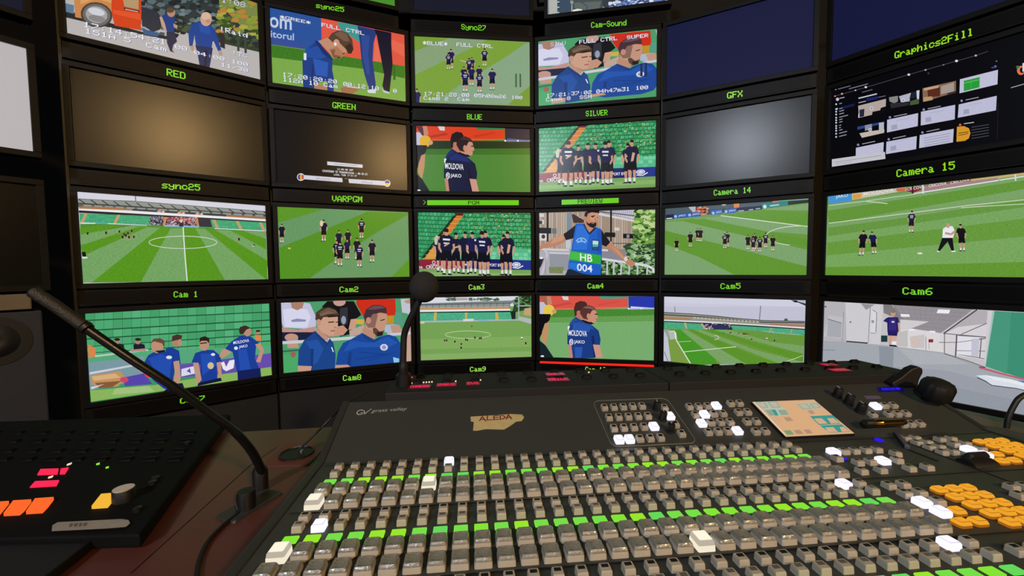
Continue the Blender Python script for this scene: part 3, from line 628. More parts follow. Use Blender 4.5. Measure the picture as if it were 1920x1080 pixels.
P.p('#eeeef4', '60,255 560,275 1810,355 1810,375 560,300 60,272'); P.p('#161c24', '60,272 560,300 1810,375 1810,395 560,322 60,295')
P.p('#3aa070', '65,300 560,318 1810,385 1810,460 560,405 70,390'); P.grid('#46b07e', (70, 305), (1810, 390), (1810, 455), (70, 388), 8, 60, 0.1, 0.25, var=['#46b07e', '#3ea876', '#52b888'])
for x in (70, 375, 700, 1310, 1530, 1745):
    s = -1 if x < 900 else 1; y = 300 + max(0, x-100)*0.052; P.p('#c8a070', '%d,%d %d,%d %d,%d %d,%d' % (x+45*(s < 0), y, x+45*(s < 0)+28, y, x+28+45*(s > 0), y+95, x+45*(s > 0), y+95))
P.p('#20243c', '735,325 860,330 845,415 715,405'); P.dots(['#8a8ca8', '#c8b0a8', '#3c4064', '#e0e0ea', '#50547c'], 725, 325, 860, 410, 130, 5)
P.p('#1e2038', '880,335 1160,340 1175,425 865,420'); P.p('#a03040', '890,335 1155,340 1155,380 890,372'); P.dots(['#d8c8cc', '#c84848', '#e8e8f0', '#7070a0', '#b08088'], 880, 338, 1160, 415, 240, 5); P.p('#262c3c', '1170,345 1290,350 1310,430 1190,425'); P.p('#d8884c', '860,335 885,335 870,410 845,410'); P.p('#d8884c', '1155,345 1175,345 1185,425 1165,425')
P.p('#4e9230', '70,400 420,398 1310,435 1810,470 1830,930 100,950', 0.25)
L, D = '#77a866', '#58991f'
for s, cc in (('70,440 300,410 440,410 75,540', D), ('75,500 560,415 700,425 80,640', L), ('80,600 620,425 740,430 90,710', D), ('90,700 700,430 820,435 180,950 100,950', L), ('180,950 820,435 920,440 640,945', D), ('640,945 920,440 1040,440 1075,940', L),
              ('1075,940 1040,440 1150,440 1430,930', D), ('1430,930 1150,440 1240,445 1820,925', L), ('1820,925 1240,445 1340,455 1830,745', D), ('1830,745 1340,455 1480,460 1820,640', L), ('1820,640 1480,460 1620,470 1815,540', D), ('1815,540 1600,465 1815,475', L)):
    P.p(cc, s, 0.22)
P.line('#e4ece0', '1037,430 1045,560 1055,700 1075,945', 11); P.ring('#d8e4d0', 1035, 572, 318, 58, 6)
P.p('#d8e0e4', '80,385 400,395 700,410 700,416 400,403 80,393'); P.p('#5aa8d8', '215,388 330,392 330,402 215,398'); P.p('#90b8e0', '860,408 1180,420 1180,434 860,424'); P.p('#d4dce4', '1330,438 1800,462 1800,470 1330,446')
P.p('#24262c', '1000,370 1035,365 1040,425 1000,425'); P.ell('#e8c8b0', 1018, 372, 14, 16)
for x, y, h in ((142, 515, 45), (315, 510, 45), (440, 495, 40), (470, 550, 48), (500, 535, 50), (530, 550, 45), (555, 490, 42), (575, 545, 40), (520, 510, 40), (485, 520, 40), (1560, 570, 45)): P.man(x, y, h, '#14161c', '#101216', socks='#a8a890', wd=1.5)
P.p('#0c0c10', '85,665 120,660 130,700 100,715'); P.p('#e8e8ec', '92,705 140,710 140,722 95,725'); P.ell('#f0f0f4', 1695, 603, 12, 7); P.ell('#1c1e24', 1700, 598, 12, 6); P.line('#3c4048', '590,135 593,185', 8)
P.done()

# Cam2
P = lit(2, 'C', 'monitor above the Cam2 label showing ten players from above on striped grass', (510, 382, 7.0588), '#6f9f66', 0.15)
P.p('#5f9a28', '60,20 700,75 400,170 90,250 60,240', 0.25); P.p('#6a9c66', '90,250 690,75 1260,110 700,360 100,580', 0.2); P.p('#589624', '100,580 700,340 1270,105 1800,125 1790,150 1400,370 840,740 480,1000 100,1000', 0.25); P.p('#639c2a', '1810,740 1560,990 1830,990', 0.25)
for x, y, h, b, fc, st in ((685, 500, 290, 0, -1, '#11152a'), (1185, 460, 265, 1, 0, '#11152a'), (130, 520, 255, 0, -1, '#12162c'), (885, 620, 270, 0, 1, '#14183a'), (1005, 600, 260, 0, -1, '#12162c'), (995, 735, 270, 0, 0, '#1a1c44'), (1125, 740, 290, 0, 0, '#12162c'), (860, 800, 320, 1, -1, '#13172e'), (900, 825, 330, 1, 0, '#13172e'), (1155, 840, 310, 1, 1, '#15183c'), (1325, 775, 300, 0, -1, '#13172c')):
    P.man(x, y, h, st, '#0b0d1c', back=b, face=fc, wd=0.95)
P.ell('#e8d0b0', 655, 262, 22, 40); P.ell('#e0d880', 230, 590, 20, 9); P.done()

# Cam4: the steward
P = lit(4, 'C', 'monitor above the Cam4 label showing a steward in a blue vest marked HB 004', (1000, 388, 8), '#9a8878')
P.grid('#b8a494', (90, 90), (1700, 60), (1700, 640), (90, 620), 1, 46, 0.3, 0.0, var=['#b8a494', '#a8927f', '#c4b2a2']); P.p('#d0cede', '1000,50 1680,40 1650,190 1500,180 1000,70'); P.grid('#a8a6b8', (1000, 55), (1680, 45), (1650, 180), (1000, 90), 1, 22, 0.5, 0)
P.line('#2a262a', '1000,70 1650,150', 12); P.line('#d8d4d8', '980,105 1540,215', 34)
for x in (215, 1165): P.p('#16141a', '%d,40 %d,40 %d,520 %d,520' % (x-14, x+14, x+10, x-14))
P.p('#7a90a0', '500,90 565,90 560,400 500,400'); P.p('#cfc8c4', '620,150 710,150 710,215 620,215'); P.ell('#1c2026', 655, 182, 26, 26); P.p('#3c2a28', '575,110 610,110 760,200 760,240 600,240')
for a in ('90,100 160,100 160,150 90,150', '90,195 160,195 160,260 90,260', '90,400 200,400 200,505 90,505', '1215,310 1290,310 1290,355 1215,355'): P.p('#dcd4d0', a)
P.ell('#3c3a40', 110, 232, 26, 30); P.ell('#3a3a42', 150, 445, 28, 32)
P.p('#14181e', '90,310 270,315 270,400 90,395'); P.p('#6a7878', '280,320 350,322 350,405 280,400'); P.p('#16191e', '1070,380 1230,385 1230,455 1070,450'); P.p('#16191e', '1345,400 1520,405 1520,475 1345,470'); P.p('#8c98a0', '1400,415 1440,415 1440,465 1400,465')
P.line('#3a3438', '1190,545 1820,555', 10)
P.p('#3c6a34', '1640,30 1820,30 1820,900 1560,860 1380,700 1380,620 1480,560 1500,480 1580,400 1530,290 1640,200', 0.6); P.dots(['#78a848', '#a8cc6c', '#4c7c38', '#274a28', '#c4d89c', '#5c8c40'], 1520, 60, 1820, 620, 240, 34); P.dots(['#2c4c30', '#88b070', '#1c3420', '#b8d0a8', '#3c6440'], 1380, 560, 1820, 850, 190, 30)
P.p('#8a8c98', '1030,670 1400,680 1400,800 1030,790'); P.p('#24401f', '1020,780 1820,860 1820,1030 1020,1030', 0.6); P.dots(['#3c7034', '#86b078', '#16281a', '#5c9048', '#a8c890'], 1030, 810, 1810, 1020, 240, 20)
P.p('#b4b2ba', '90,660 560,650 560,1030 90,1030'); P.p('#989aa4', '240,690 540,700 520,960 250,940'); P.p('#7c8c58', '230,900 460,900 440,1000 240,990', 0.6); P.p('#d8d4d8', '100,620 540,630 540,660 100,650'); P.p('#e0dce0', '1020,630 1120,640 1120,665 1020,660')
P.line('#d4d4dc', '240,690 540,700', 22); P.line('#c8c8d4', '170,640 210,700 160,900 120,1030', 34); P.line('#b07880', '185,760 180,1010', 10); P.p('#26222c', '90,760 160,770 120,880 90,930'); P.ell('#e8e4ec', 120, 765, 30, 18)
P.line('#dcdce6', '1030,780 1330,825 1520,850 1700,880 1790,920 1815,990', 36)
for x, y in ((1110, 800), (1210, 815), (1320, 830), (1440, 850), (1565, 870), (1710, 900)): P.line('#c4c8d0', '%d,%d %d,1030' % (x, y, x-6), 26)
P.p('#b9bac2', '480,500 570,480 570,640 500,640'); P.ell('#c8ccd4', 520, 560, 40, 70)
P.p('#c2876a', '480,520 490,440 400,425 280,480 180,550 90,590 90,650 170,615 330,590 440,540'); P.p('#cf9a7c', '300,470 420,430 470,450 440,500 260,560'); P.p('#c2876a', '1090,590 1160,540 1280,640 1400,770 1480,800 1530,840 1500,890 1460,900 1400,850 1330,780'); P.p('#cf9a7c', '1140,560 1260,650 1380,780 1340,770'); P.ell('#e4d4cc', 1388, 780, 28, 36)
P.p('#18151c', '640,265 560,330 450,410 490,500 600,470 650,420'); P.p('#18151c', '1010,330 1060,400 1155,530 1090,595 1010,560'); P.p('#1f2838', '520,930 1020,960 1020,1040 470,1040')
P.p('#1d60c8', '640,250 740,250 860,400 930,300 1020,330 1030,620 1020,860 1010,1020 900,1025 740,1000 520,920 530,820 570,640 610,400'); P.p('#2a74dc', '660,280 740,280 840,420 800,640 590,640 630,420'); P.p('#1a54b4', '960,330 1020,360 1020,700 960,680'); P.p('#2878d8', '540,830 700,850 680,960 530,910')
P.p('#2fae38', '560,655 1015,725 1010,862 535,795'); P.p('#48c04c', '570,670 760,700 740,800 550,780'); P.sign('#f2f6f2', 'HB', 700, 808, 885, 830, 695, 0.015); P.sign('#e8f2fc', '004', 655, 955, 885, 985, 845, 0.015)
P.ring('#9cc4ec', 722, 520, 74, 52, 14, PI, 2*PI); P.ring('#9cc4ec', 722, 555, 66, 36, 12, PI*1.1, PI*1.9); P.line('#9cc4ec', '660,510 700,525 720,480 745,525 785,515', 13)
P.p('#1a3c88', '880,488 985,495 985,655 880,650'); P.p('#b8ece4', '890,505 975,512 970,600 890,600'); P.p('#58b498', '890,560 970,565 970,600 890,600'); P.p('#2a4c94', '895,610 975,612 975,640 895,640')
P.p('#c48a6c', '755,230 800,200 930,310 860,390 800,330'); P.p('#18151c', '745,250 765,250 835,395 925,300 940,320 850,410 820,400')
P.p('#c88c6c', '765,130 800,80 900,60 985,90 975,190 950,260 900,300 830,270 790,220'); P.p('#d49c7c', '850,100 975,100 965,190 900,230 850,190'); P.p('#1e1618', '765,130 775,80 830,60 990,45 990,95 880,80 820,100 800,160 780,170'); P.p('#1c1414', '795,215 830,250 880,230 945,235 945,280 900,318 850,300 805,265'); P.ell('#b47464', 895, 243, 26, 8)
P.p('#2a1a18', '860,135 925,125 930,140 865,150'); P.ell('#1c1414', 892, 152, 14, 7); P.ell('#1c1414', 958, 158, 12, 6); P.p('#b4785c', '925,160 950,200 915,205'); P.ell('#c48468', 782, 175, 18, 34); P.done()

# Cam5
P = lit(5, 'C', 'monitor above the Cam5 label showing scattered players and the centre circle edge', (1236, 365, 6.6667), '#79a866', 0.12)
P.p('#3a4850', '75,170 460,140 1870,40 1870,110 960,220 75,300'); P.grid('#566870', (80, 175), (450, 145), (450, 215), (80, 250), 4, 22, 0.2, 0.3); P.grid('#566870', (560, 140), (1500, 75), (1500, 120), (560, 190), 3, 46, 0.2, 0.3)
P.p('#7cc0a0', '1480,65 1865,35 1865,60 1480,85'); P.p('#b8bcc4', '365,155 455,140 455,215 420,220'); P.p('#1c1a24', '455,170 600,150 620,230 520,240')
P.dots(['#d87840', '#c8a890', '#2c2838', '#e06040'], 480, 150, 600, 250, 40, 16); P.p('#dc8850', '930,105 1000,110 1000,160 935,165'); P.p('#e07048', '1410,70 1490,60 1490,95 1420,105'); P.ell('#e8e8ee', 806, 122, 30, 12)
P.p('#6b9a3a', '75,310 1870,100 1870,1010 65,1010', 0.15)
L, D = '#80a870', '#649a30'
for s, cc in (('75,320 760,250 1870,110 1870,200 1300,190 75,335', L), ('700,265 1300,185 1870,240 1870,390 1200,310', D), ('420,300 800,265 1870,400 1870,500 1100,440', L), ('160,345 560,300 1400,470 1850,560 1850,640 1300,580 700,450', D), ('75,340 300,330 800,450 1400,590 1860,690 1850,900 1100,720 500,560 75,450', L), ('75,450 400,530 1000,680 1850,900 1850,1000 920,1000 500,790 75,620', D), ('75,620 500,780 940,1000 70,1000', L)):
    P.p(cc, s, 0.2)
P.line('#e0ead8', '770,262 1870,400', 10); P.ring('#d8e4cc', 1800, 515, 460, 125, 9, PI*0.62, PI*1.5)
P.p('#1a1e3c', '80,255 180,245 180,305 80,315'); P.p('#2c5cb0', '180,245 515,215 515,270 180,300'); P.p('#2f62b8', '640,195 785,180 785,240 640,255'); P.p('#2f62b8', '820,180 965,165 965,225 820,240'); P.p('#1c2040', '970,165 1285,140 1285,185 970,215'); P.p('#2c8484', '1285,110 1610,80 1610,135 1285,175'); P.p('#2a2424', '1610,90 1865,65 1865,100 1610,130')
for x, y, x2 in ((240, 283, 330), (415, 265, 505), (710, 240, 780), (870, 222, 955)): P.sign('#cfdcf4', 'JAKO', x, y, x2, y-9, y-30, 0.015); P.ell('#a8c4ee', x-35, y-10, 18, 18)
P.line('#c8cce4', '985,205 1060,198', 10); P.line('#c8cce4', '1120,190 1175,184', 10); P.line('#c8cce4', '1205,178 1265,172', 10); P.line('#bfe0d8', '1385,140 1500,126', 14); P.ell('#d0ecec', 1320, 150, 22, 24); P.line('#e8e8ee', '90,300 165,294', 12)
for x, y, h, b, st in ((218, 710, 160, 0, '#101418'), (390, 655, 190, 0, '#101418'), (480, 585, 165, 0, '#14161c'), (517, 590, 170, 0, '#101418'), (850, 655, 190, 0, '#14161e'), (820, 675, 190, 1, '#101418'), (1110, 690, 190, 0, '#101418'), (1190, 690, 205, 0, '#14161c'), (1330, 665, 190, 1, '#101418'), (1175, 715, 190, 1, '#101418'), (1258, 720, 195, 1, '#101418'), (1420, 705, 195, 0, '#101418')):
    P.man(x, y, h, st, '#0a0c10', back=b, wd=1.05)
P.done()

# Cam6
P = lit(6, 'C', 'monitor above the Cam6 label showing five men on grass, one in a white shirt', (1536, 315, 5), '#6f9e50', 0.1)
P.p('#7fa86a', '50,350 900,220 1960,60 1960,1100 50,1010', 0.15)
for s, cc in (('80,400 1960,110 1960,190 90,520', '#679a3c'), ('85,560 700,480 1960,290 1960,360 85,640', '#6a9c44'), ('75,700 800,600 1960,470 1960,640 900,740 70,820', '#6b9e40'), ('60,930 1960,880 1960,1100 60,1010', '#679c34'), ('85,640 1960,370 1960,470 85,700', '#7cab62'), ('75,820 900,750 1960,650 1960,880 65,930', '#7dac60')):
    P.p(cc, s, 0.2)
P.p('#4898d8', '85,262 300,240 305,310 90,335'); P.p('#c8c4b4', '305,240 820,180 820,210 310,300'); P.p('#8c2c40', '820,185 1420,110 1420,135 990,190 880,235 820,215'); P.p('#c8b478', '1420,105 1960,40 1960,60 1420,135'); P.p('#a8888c', '960,170 1400,125 1680,90 1690,120 960,225')
P.p('#e8a040', '310,250 400,240 390,280 320,295'); P.p('#d86848', '720,195 820,185 800,215 730,222')
P.sign('#d4e8f8', 'JAKO', 155, 292, 270, 278, 255, 0.015); P.sign('#e8e4d8', 'MOLDOVA', 415, 262, 700, 222, 228, 0.02); P.sign('#e8d4d8', 'CRICOVA', 825, 212, 990, 190, 185, 0.02); P.sign('#f0d8dc', 'CRICOVA', 1025, 182, 1195, 155, 156, 0.02); P.sign('#f0d8dc', 'CRICOVA', 1230, 152, 1410, 122, 126, 0.02)
P.p('#1c1418', '870,165 880,165 880,240 870,240'); P.line('#e8ece8', '890,240 1400,160 1960,72', 10); P.line('#dcdfe4', '972,160 975,240', 16); P.line('#b8b0a8', '1680,85 1690,125', 12); P.line('#dcdfe4', '1838,60 1842,120', 14)
P.line('#d8e4c8', '440,312 640,334', 7); P.line('#cfe0bc', '90,352 440,310 900,245', 6); P.line('#d4e2c4', '90,518 880,418 1400,350 1960,295', 7); P.line('#cfdfc0', '1330,372 1960,335', 7)
for x, y, h, st, so, b, fc, le, ln in ((395, 820, 235, '#141420', '#0e0e16', 0, -1, None, .1), (520, 805, 210, '#16204a', '#10121c', 0, -1, None, -.12), (860, 605, 205, '#1c2440', '#1c1e28', 1, 1, None, .05), (1345, 780, 255, '#16141c', '#121018', 0, -1, None, -.08)):
    P.man(x, y, h, st, so, back=b, face=fc, lean=ln, wd=1.0)
P.p('#16141c', '1155,650 1250,650 1265,775 1240,775 1205,690 1130,780 1112,775'); P.p('#eef0f4', '1160,570 1200,545 1250,545 1275,590 1255,655 1155,655'); P.line('#c8988c', '1180,610 1240,622 1275,590', 20); P.ell('#c89c88', 1208, 540, 18, 22); P.p('#eef0f4', '1240,775 1280,775 1280,786 1240,786'); P.p('#e8e8ee', '1105,775 1130,778 1125,788 1105,786'); P.ell('#e8e8d0', 945, 800, 25, 9); P.done()

# Cam7
P = lit(1, 'D', 'monitor above the Cam7 label showing four men in blue polo shirts before green seats', (150, 560, 5), '#3f9a64')
P.p('#1e5a3a', '50,130 1780,40 1790,520 70,560')
V = ['#4fae76', '#58b67e', '#48a46c']
rows = [(130, 40, 200, 120), (210, 128, 295, 195), (305, 205, 375, 260), (385, 270, 450, 325), (455, 335, 510, 390), (515, 400, 560, 450)]
for i, (a, b, c, d) in enumerate(rows): P.grid(V[0], (50, a), (1790, b), (1790, d), (50, c), 1, 20, 0.03, 0.02, var=V)
P.p('#5aac80', '60,560 900,480 1790,440 1790,560 900,610 80,640'); P.p('#7f9ea8', '80,600 600,540 600,760 90,860'); P.p('#6a50b0', '930,620 1790,510 1795,660 940,740'); P.p('#5848b0', '400,740 600,700 680,800 420,820')
P.p('#c89860', '100,720 380,680 420,740 360,820 200,840 110,800'); P.p('#e0b480', '110,730 330,700 380,740 130,770'); P.p('#8c5c3c', '140,790 390,770 300,830 180,840'); P.ell('#d84868', 415, 760, 40, 26); P.p('#d8d4dc', '90,690 600,600 600,615 90,712'); P.p('#d8e0e0', '100,830 230,800 110,850')
P.p('#e08a50', '75,430 140,460 150,540 80,560'); P.line('#c8d4d0', '140,540 640,480', 14)
P.p('#8fba60', '95,860 700,810 1000,760 1790,640 1800,720 700,875 105,965', 0.1); P.p('#a8c882', '330,840 640,815 700,870 300,900', 0.1)
for x in (350, 545): P.p('#1c2030', '%d,430 %d,415 %d,430 %d,490 %d,495' % (x-45, x, x+60, x+70, x-40)); P.ell('#b08878', x-2, 400, 26, 28); P.ell('#2c241e', x-2, 382, 28, 14)
P.p('#c8c8d4', '335,455 390,450 390,478 335,482'); P.p('#b89080', '470,480 620,465 610,490 480,500')
P.p('#1b3f9a', '800,470 860,455 930,490 945,620 900,580 830,560'); P.ell('#b48870', 905, 400, 46, 52); P.p('#4a342a', '860,400 865,350 910,335 960,345 950,380 900,390'); P.ell('#c09078', 935, 410, 20, 30)
P.p('#1b3f9a', '600,600 640,530 710,490 800,490 870,520 900,590 875,740 890,840 830,860 780,840 680,760 660,640'); P.p('#2450b4', '640,560 760,520 860,560 840,740 720,720'); P.ell('#c49478', 725, 445, 58, 66); P.p('#6a4a36', '665,410 690,375 750,370 795,395 790,460 770,420 700,400'); P.p('#141c40', '700,490 800,480 790,500 740,510')
P.p('#c49880', '875,590 930,580 945,740 925,800 890,810 870,780 890,700'); P.ell('#e4e8f2', 835, 550, 28, 16); P.p('#c49880', '590,640 640,630 620,700 540,670'); P.ell('#e0405c', 645, 710, 40, 30)
P.p('#14183a', '880,800 960,790 980,840 780,870')
P.p('#dfe0f2', '950,660 990,650 1080,630 1085,700 950,730'); P.p('#6a50b0', '1000,680 1030,650 1040,700')
P.p('#1b3f9a', '1045,600 1080,510 1170,480 1250,480 1310,530 1330,600 1280,610 1290,760 1120,800 1130,620 1080,600'); P.p('#2450b4', '1130,520 1260,510 1280,620 1150,720'); P.ell('#c49478', 1165, 430, 46, 58); P.p('#2a1e1a', '1120,410 1125,365 1170,352 1212,370 1210,420 1190,395 1140,395'); P.p('#2c2220', '1125,415 1190,408 1190,418 1125,425'); P.ell('#e4e8f2', 1247, 523, 20, 13); P.ell('#d8c49a', 1225, 628, 30, 32)
P.p('#c49880', '1060,600 1110,600 1140,760 1100,810 1080,720'); P.p('#c49880', '1280,600 1320,590 1330,730 1300,740'); P.p('#14183a', '1110,790 1320,740 1330,770 1100,820')
P.p('#f0f0f8', '1320,600 1350,590 1370,640 1400,580 1450,570 1440,650 1370,680 1340,660')
P.p('#c49880', '1420,440 1330,480 1305,540 1330,560 1400,520 1440,470')
P.p('#1b3f9a', '1500,350 1580,340 1660,400 1690,430 1650,450 1640,560 1690,680 1600,700 1470,680 1430,500 1360,470 1420,400'); P.p('#2450b4', '1480,480 1560,470 1600,660 1500,670'); P.p('#14205c', '1475,680 1690,650 1700,750 1480,770'); P.ell('#c09078', 1570, 310, 36, 44); P.p('#3c2c26', '1490,300 1500,265 1550,250 1600,275 1560,290 1530,330 1500,335')
P.p('#c49880', '1640,430 1690,415 1725,480 1690,600 1650,590 1690,490'); P.sign('#eef0fa', 'MOLDOVA', 1437, 428, 1585, 405, 400, 0.015); P.sign('#eef0fa', 'JAKO', 1490, 472, 1570, 460, 440, 0.015); P.ell('#e8ecf8', 1462, 464, 18, 16)
P.ell('#b88870', 1668, 312, 20, 24); P.p('#e88850', '1635,340 1690,340 1700,400 1650,390'); P.p('#2c2220', '1650,295 1688,292 1688,310 1650,312'); P.done()

# Cam9
P = lit(3, 'D', 'monitor above the Cam9 label showing a green pitch with a small stand', (700, 500, 6), '#7ba85c')
P.p('#dfe2ea', '510,330 1800,320 1800,450 510,430'); P.dots(['#4c6a48', '#7c8c7c', '#384c38'], 820, 350, 920, 385, 24, 14); P.dots(['#4c6a48', '#7c8c7c', '#384c38'], 1080, 355, 1400, 380, 40, 14); P.p('#b8a8a8', '930,352 1060,350 1060,378 930,380')
P.p('#7c8486', '520,415 1560,380 1600,360 1620,385 1540,420 1540,470 520,470'); P.grid('#a4aaa8', (525, 425), (1540, 400), (1530, 465), (525, 470), 2, 14, 0.16, 0.3); P.line('#343a3c', '520,432 1545,412', 8)
P.p('#c89868', '520,465 1530,450 1530,485 520,492'); P.p('#f0ecf0', '520,488 1540,475 1540,495 520,510'); P.p('#18201e', '525,510 1540,495 1540,520 525,530')
P.p('#44a880', '525,520 1545,510 1560,600 525,610'); P.grid('#54b890', (525, 525), (1545, 515), (1555, 598), (525, 605), 9, 60, 0.12, 0.3, var=['#54b890', '#4ab088', '#60c29a'])
for x in (700, 1045, 1385): P.p('#d0b458', '%d,515 %d,515 %d,605 %d,605' % (x-15, x+15, x + (8 if x < 1300 else 30), x - (25 if x < 1000 else 10)))
P.p('#2c4a30', '1600,360 1640,330 1800,330 1800,470 1560,520', 0.5); P.dots(['#4c7848', '#203820', '#6c9860'], 1600, 340, 1790, 470, 110, 20); P.line('#a8b4b4', '1635,340 1635,600', 14); P.line('#a8b4b4', '1640,440 1790,440', 12); P.p('#c8a878', '1700,470 1790,460 1790,560 1690,540'); P.p('#b8bcc0', '1640,560 1790,590 1790,650 1640,610'); P.p('#1c2a24', '1540,500 1600,500 1600,600 1560,600')
P.p('#a8bcc0', '525,610 1640,590 1640,605 525,630'); P.p('#78b8d0', '1180,595 1300,592 1300,608 1180,612'); P.p('#d8d8b0', '525,622 575,620 575,640 525,640'); P.p('#dcdce0', '1010,590 1130,585 1130,610 1010,615')
P.p('#7aa858', '525,640 1640,605 1790,650 1790,1030 530,1070', 0.12); P.p('#86b060', '525,820 1790,780 1790,900 530,930', 0.12); P.p('#8cb268', '530,985 1790,950 1790,1030 530,1070', 0.12)
P.ring('#bcd8a4', 1065, 765, 255, 42, 7)
for x, y, h in ((803, 855, 40), (825, 855, 42), (917, 870, 45), (990, 895, 42), (988, 940, 46), (1040, 845, 42), (1058, 850, 40), (1143, 825, 45), (1195, 830, 40), (1212, 830, 44), (1108, 690, 32), (1715, 890, 48)): P.man(x, y, h, '#10141c', '#0c1014', wd=1.3)
P.man(1670, 835, 52, '#f0f0f4', '#202428', wd=1.3); P.done()

# corner view
P = lit(5, 'D', 'monitor in the bottom row showing a stadium from the corner with a small goal', (1236, 545, 6.6667), '#d0d0e2')
P.p('#c8c8dc', '55,200 1830,200 1830,400 55,300'); P.p('#d6d6e8', '55,60 1830,100 1830,200 55,150')
P.p('#9c9a90', '60,265 700,310 1300,375 1820,388 1820,470 1000,410 60,370'); P.line('#3c4040', '60,300 500,325 900,360 1300,395 1820,400', 12); P.line('#2c3030', '60,275 400,290 900,340 1300,372 1820,384', 8); P.p('#b08458', '60,335 400,345 400,365 60,360'); P.grid('#b8b8a8', (420, 325), (1250, 385), (1250, 402), (420, 350), 1, 18, 0.3, 0); P.p('#b0806c', '1380,410 1820,425 1820,455 1380,435')
P.p('#eae6ee', '60,362 600,385 1200,420 1820,458 1820,476 1200,436 600,402 60,378'); P.p('#1c2828', '60,378 600,402 1200,436 1820,476 1820,490 1200,452 600,415 60,392')
P.p('#48a67c', '60,390 600,415 1200,450 1820,488 1820,560 1300,500 900,490 60,475'); P.grid('#54b488', (70, 395), (1820, 490), (1820, 552), (70, 470), 7, 70, 0.12, 0.3, var=['#54b488', '#4aac80', '#60bc92'])
P.p('#28283c', '540,405 890,425 920,490 590,485'); P.dots(['#8888a0', '#d0c0c4', '#504c70', '#e0e0ea', '#a06878'], 560, 408, 890, 482, 130, 7); P.p('#2a3458', '660,425 830,430 860,485 690,485'); P.p('#c8b080', '310,400 335,400 350,475 330,475'); P.p('#c8b080', '520,410 545,410 580,480 560,480'); P.p('#b8a878', '1390,465 1420,465 1395,500 1375,500'); P.p('#b8a878', '1650,480 1670,480 1650,530 1635,530')
P.line('#70707c', '193,200 198,268', 8); P.line('#787880', '1268,190 1250,400', 11); P.p('#3a3c44', '1640,110 1830,160 1830,190 1740,150 1690,145'); P.p('#1c1e26', '1680,118 1730,122 1725,148 1680,142'); P.p('#b8bcc8', '1700,105 1830,125 1830,150 1740,130'); P.ell('#48604c', 1585, 365, 24, 18)
P.p('#6d9c3a', '60,475 900,488 1820,560 1800,890 500,930 60,880', 0.15)
L, D = '#7fa868', '#60982c'
for s, cc in (('200,490 280,490 700,850 720,920 500,930 380,900 250,650', '#4a9a28'), ('270,490 360,488 1000,830 1090,920 780,920 520,700', L), ('350,488 430,488 1150,800 1500,910 1090,920', D), ('430,488 530,488 1200,740 1790,890 1500,910', L), ('530,488 700,490 1300,680 1800,790 1790,890', D), ('680,490 900,495 1400,640 1810,690 1800,790', L), ('900,490 1250,500 1810,600 1810,690', '#6c9c42')): P.p(cc, s, 0.2)
P.p('#7ea046', '100,480 200,490 210,620 400,910 140,880 110,600', 0.15); P.p('#c8ccd8', '60,480 110,600 145,880 50,880'); P.p('#a0a8a0', '75,480 130,490 120,620 90,560'); P.line('#8894a0', '62,760 110,880', 12)
P.line('#e8f0e0', '205,520 215,620 390,910', 12); P.line('#dce8d0', '310,765 960,700', 9); P.line('#c8dcb8', '240,640 400,630', 6); P.ring('#d8e4cc', 690, 585, 55, 26, 7, -PI/2, PI/2); P.line('#d0e4bc', '1580,890 1800,810', 7)
P.p('#c8d0cc', '120,510 195,510 205,600 135,612'); P.grid('#8ca090', (125, 515), (195, 512), (200, 595), (135, 605), 5, 5, 0.4, 0.4); P.line('#eef2ee', '120,510 192,508 205,600', 9)
for x, y, h in ((803, 552, 30), (885, 548, 30), (895, 540, 28), (992, 550, 28), (1052, 562, 36), (1066, 560, 34), (1082, 562, 36), (1108, 560, 30), (1155, 630, 36), (1440, 650, 44), (1395, 545, 26)): P.man(x, y, h, '#10141a', '#0c1014', wd=1.4)
P.man(1345, 625, 44, '#eeeef2', '#24282c', wd=1.4); P.done()

# corridor
P = lit(6, 'D', 'large right monitor in the bottom row showing a white corridor and a walking man', (1536, 555, 5), '#c9c7ca')
P.p('#bcb9bf', '30,40 600,75 580,460 240,430 20,410'); P.p('#d4d2d6', '245,60 600,80 575,460 255,425'); P.p('#c6c4ca', '90,180 235,200 225,400 40,380'); P.p('#aeb0b8', '80,215 210,250 205,390 75,380'); P.line('#6a6a72', '80,215 210,255', 6); P.line('#9a98a0', '230,150 215,430', 7); P.line('#8a8890', '480,90 460,440', 6); P.p('#e0dfe4', '490,120 545,145 530,345 480,340'); P.line('#50505a', '500,130 540,155 530,345', 5); P.p('#9a9aa4', '490,225 515,228 512,255 490,252'); P.line('#a0a0aa', '480,345 525,352', 8); P.ell('#707078', 293, 245, 9, 8); P.ell('#606068', 60, 100, 10, 8)
P.p('#9c989c', '390,70 520,80 440,130'); P.line('#2a282e', '255,425 455,442', 11)
P.p('#857f82', '600,75 680,80 780,215 760,260 700,200 605,160'); P.p('#8c878a', '690,80 1460,125 1150,350 1050,330 870,310 1020,240 760,220'); P.grid('#99949a', (700, 85), (1440, 125), (1140, 345), (860, 305), 6, 12, 0.08, 0.1)
P.p('#d8d4d6', '760,220 1030,240 870,300 760,330'); P.p('#e2dedf', '760,320 870,305 1150,350 1170,530 740,480'); P.p('#cfc9c8', '850,380 990,360 985,490 860,480'); P.p('#d8c4bc', '870,390 930,380 925,490 875,485'); P.p('#c9c4c4', '740,340 830,320 830,480 735,470'); P.p('#dcd8dc', '1130,360 1450,130 1580,140 1560,600 1280,560 1160,530')
P.p('#f6f6fa', '1115,125 1230,130 1215,165 1100,160'); P.p('#f0f0f6', '760,168 845,172 850,196 770,196'); P.p('#f4f4fa', '845,308 900,312 895,326 845,325'); P.p('#f4f4fa', '1035,325 1090,328 1085,345 1030,340'); P.p('#f4f2f6', '1550,215 1620,210 1600,250 1540,245'); P.p('#b8b4b8', '1430,130 1580,140 1570,260 1300,290 1180,350')
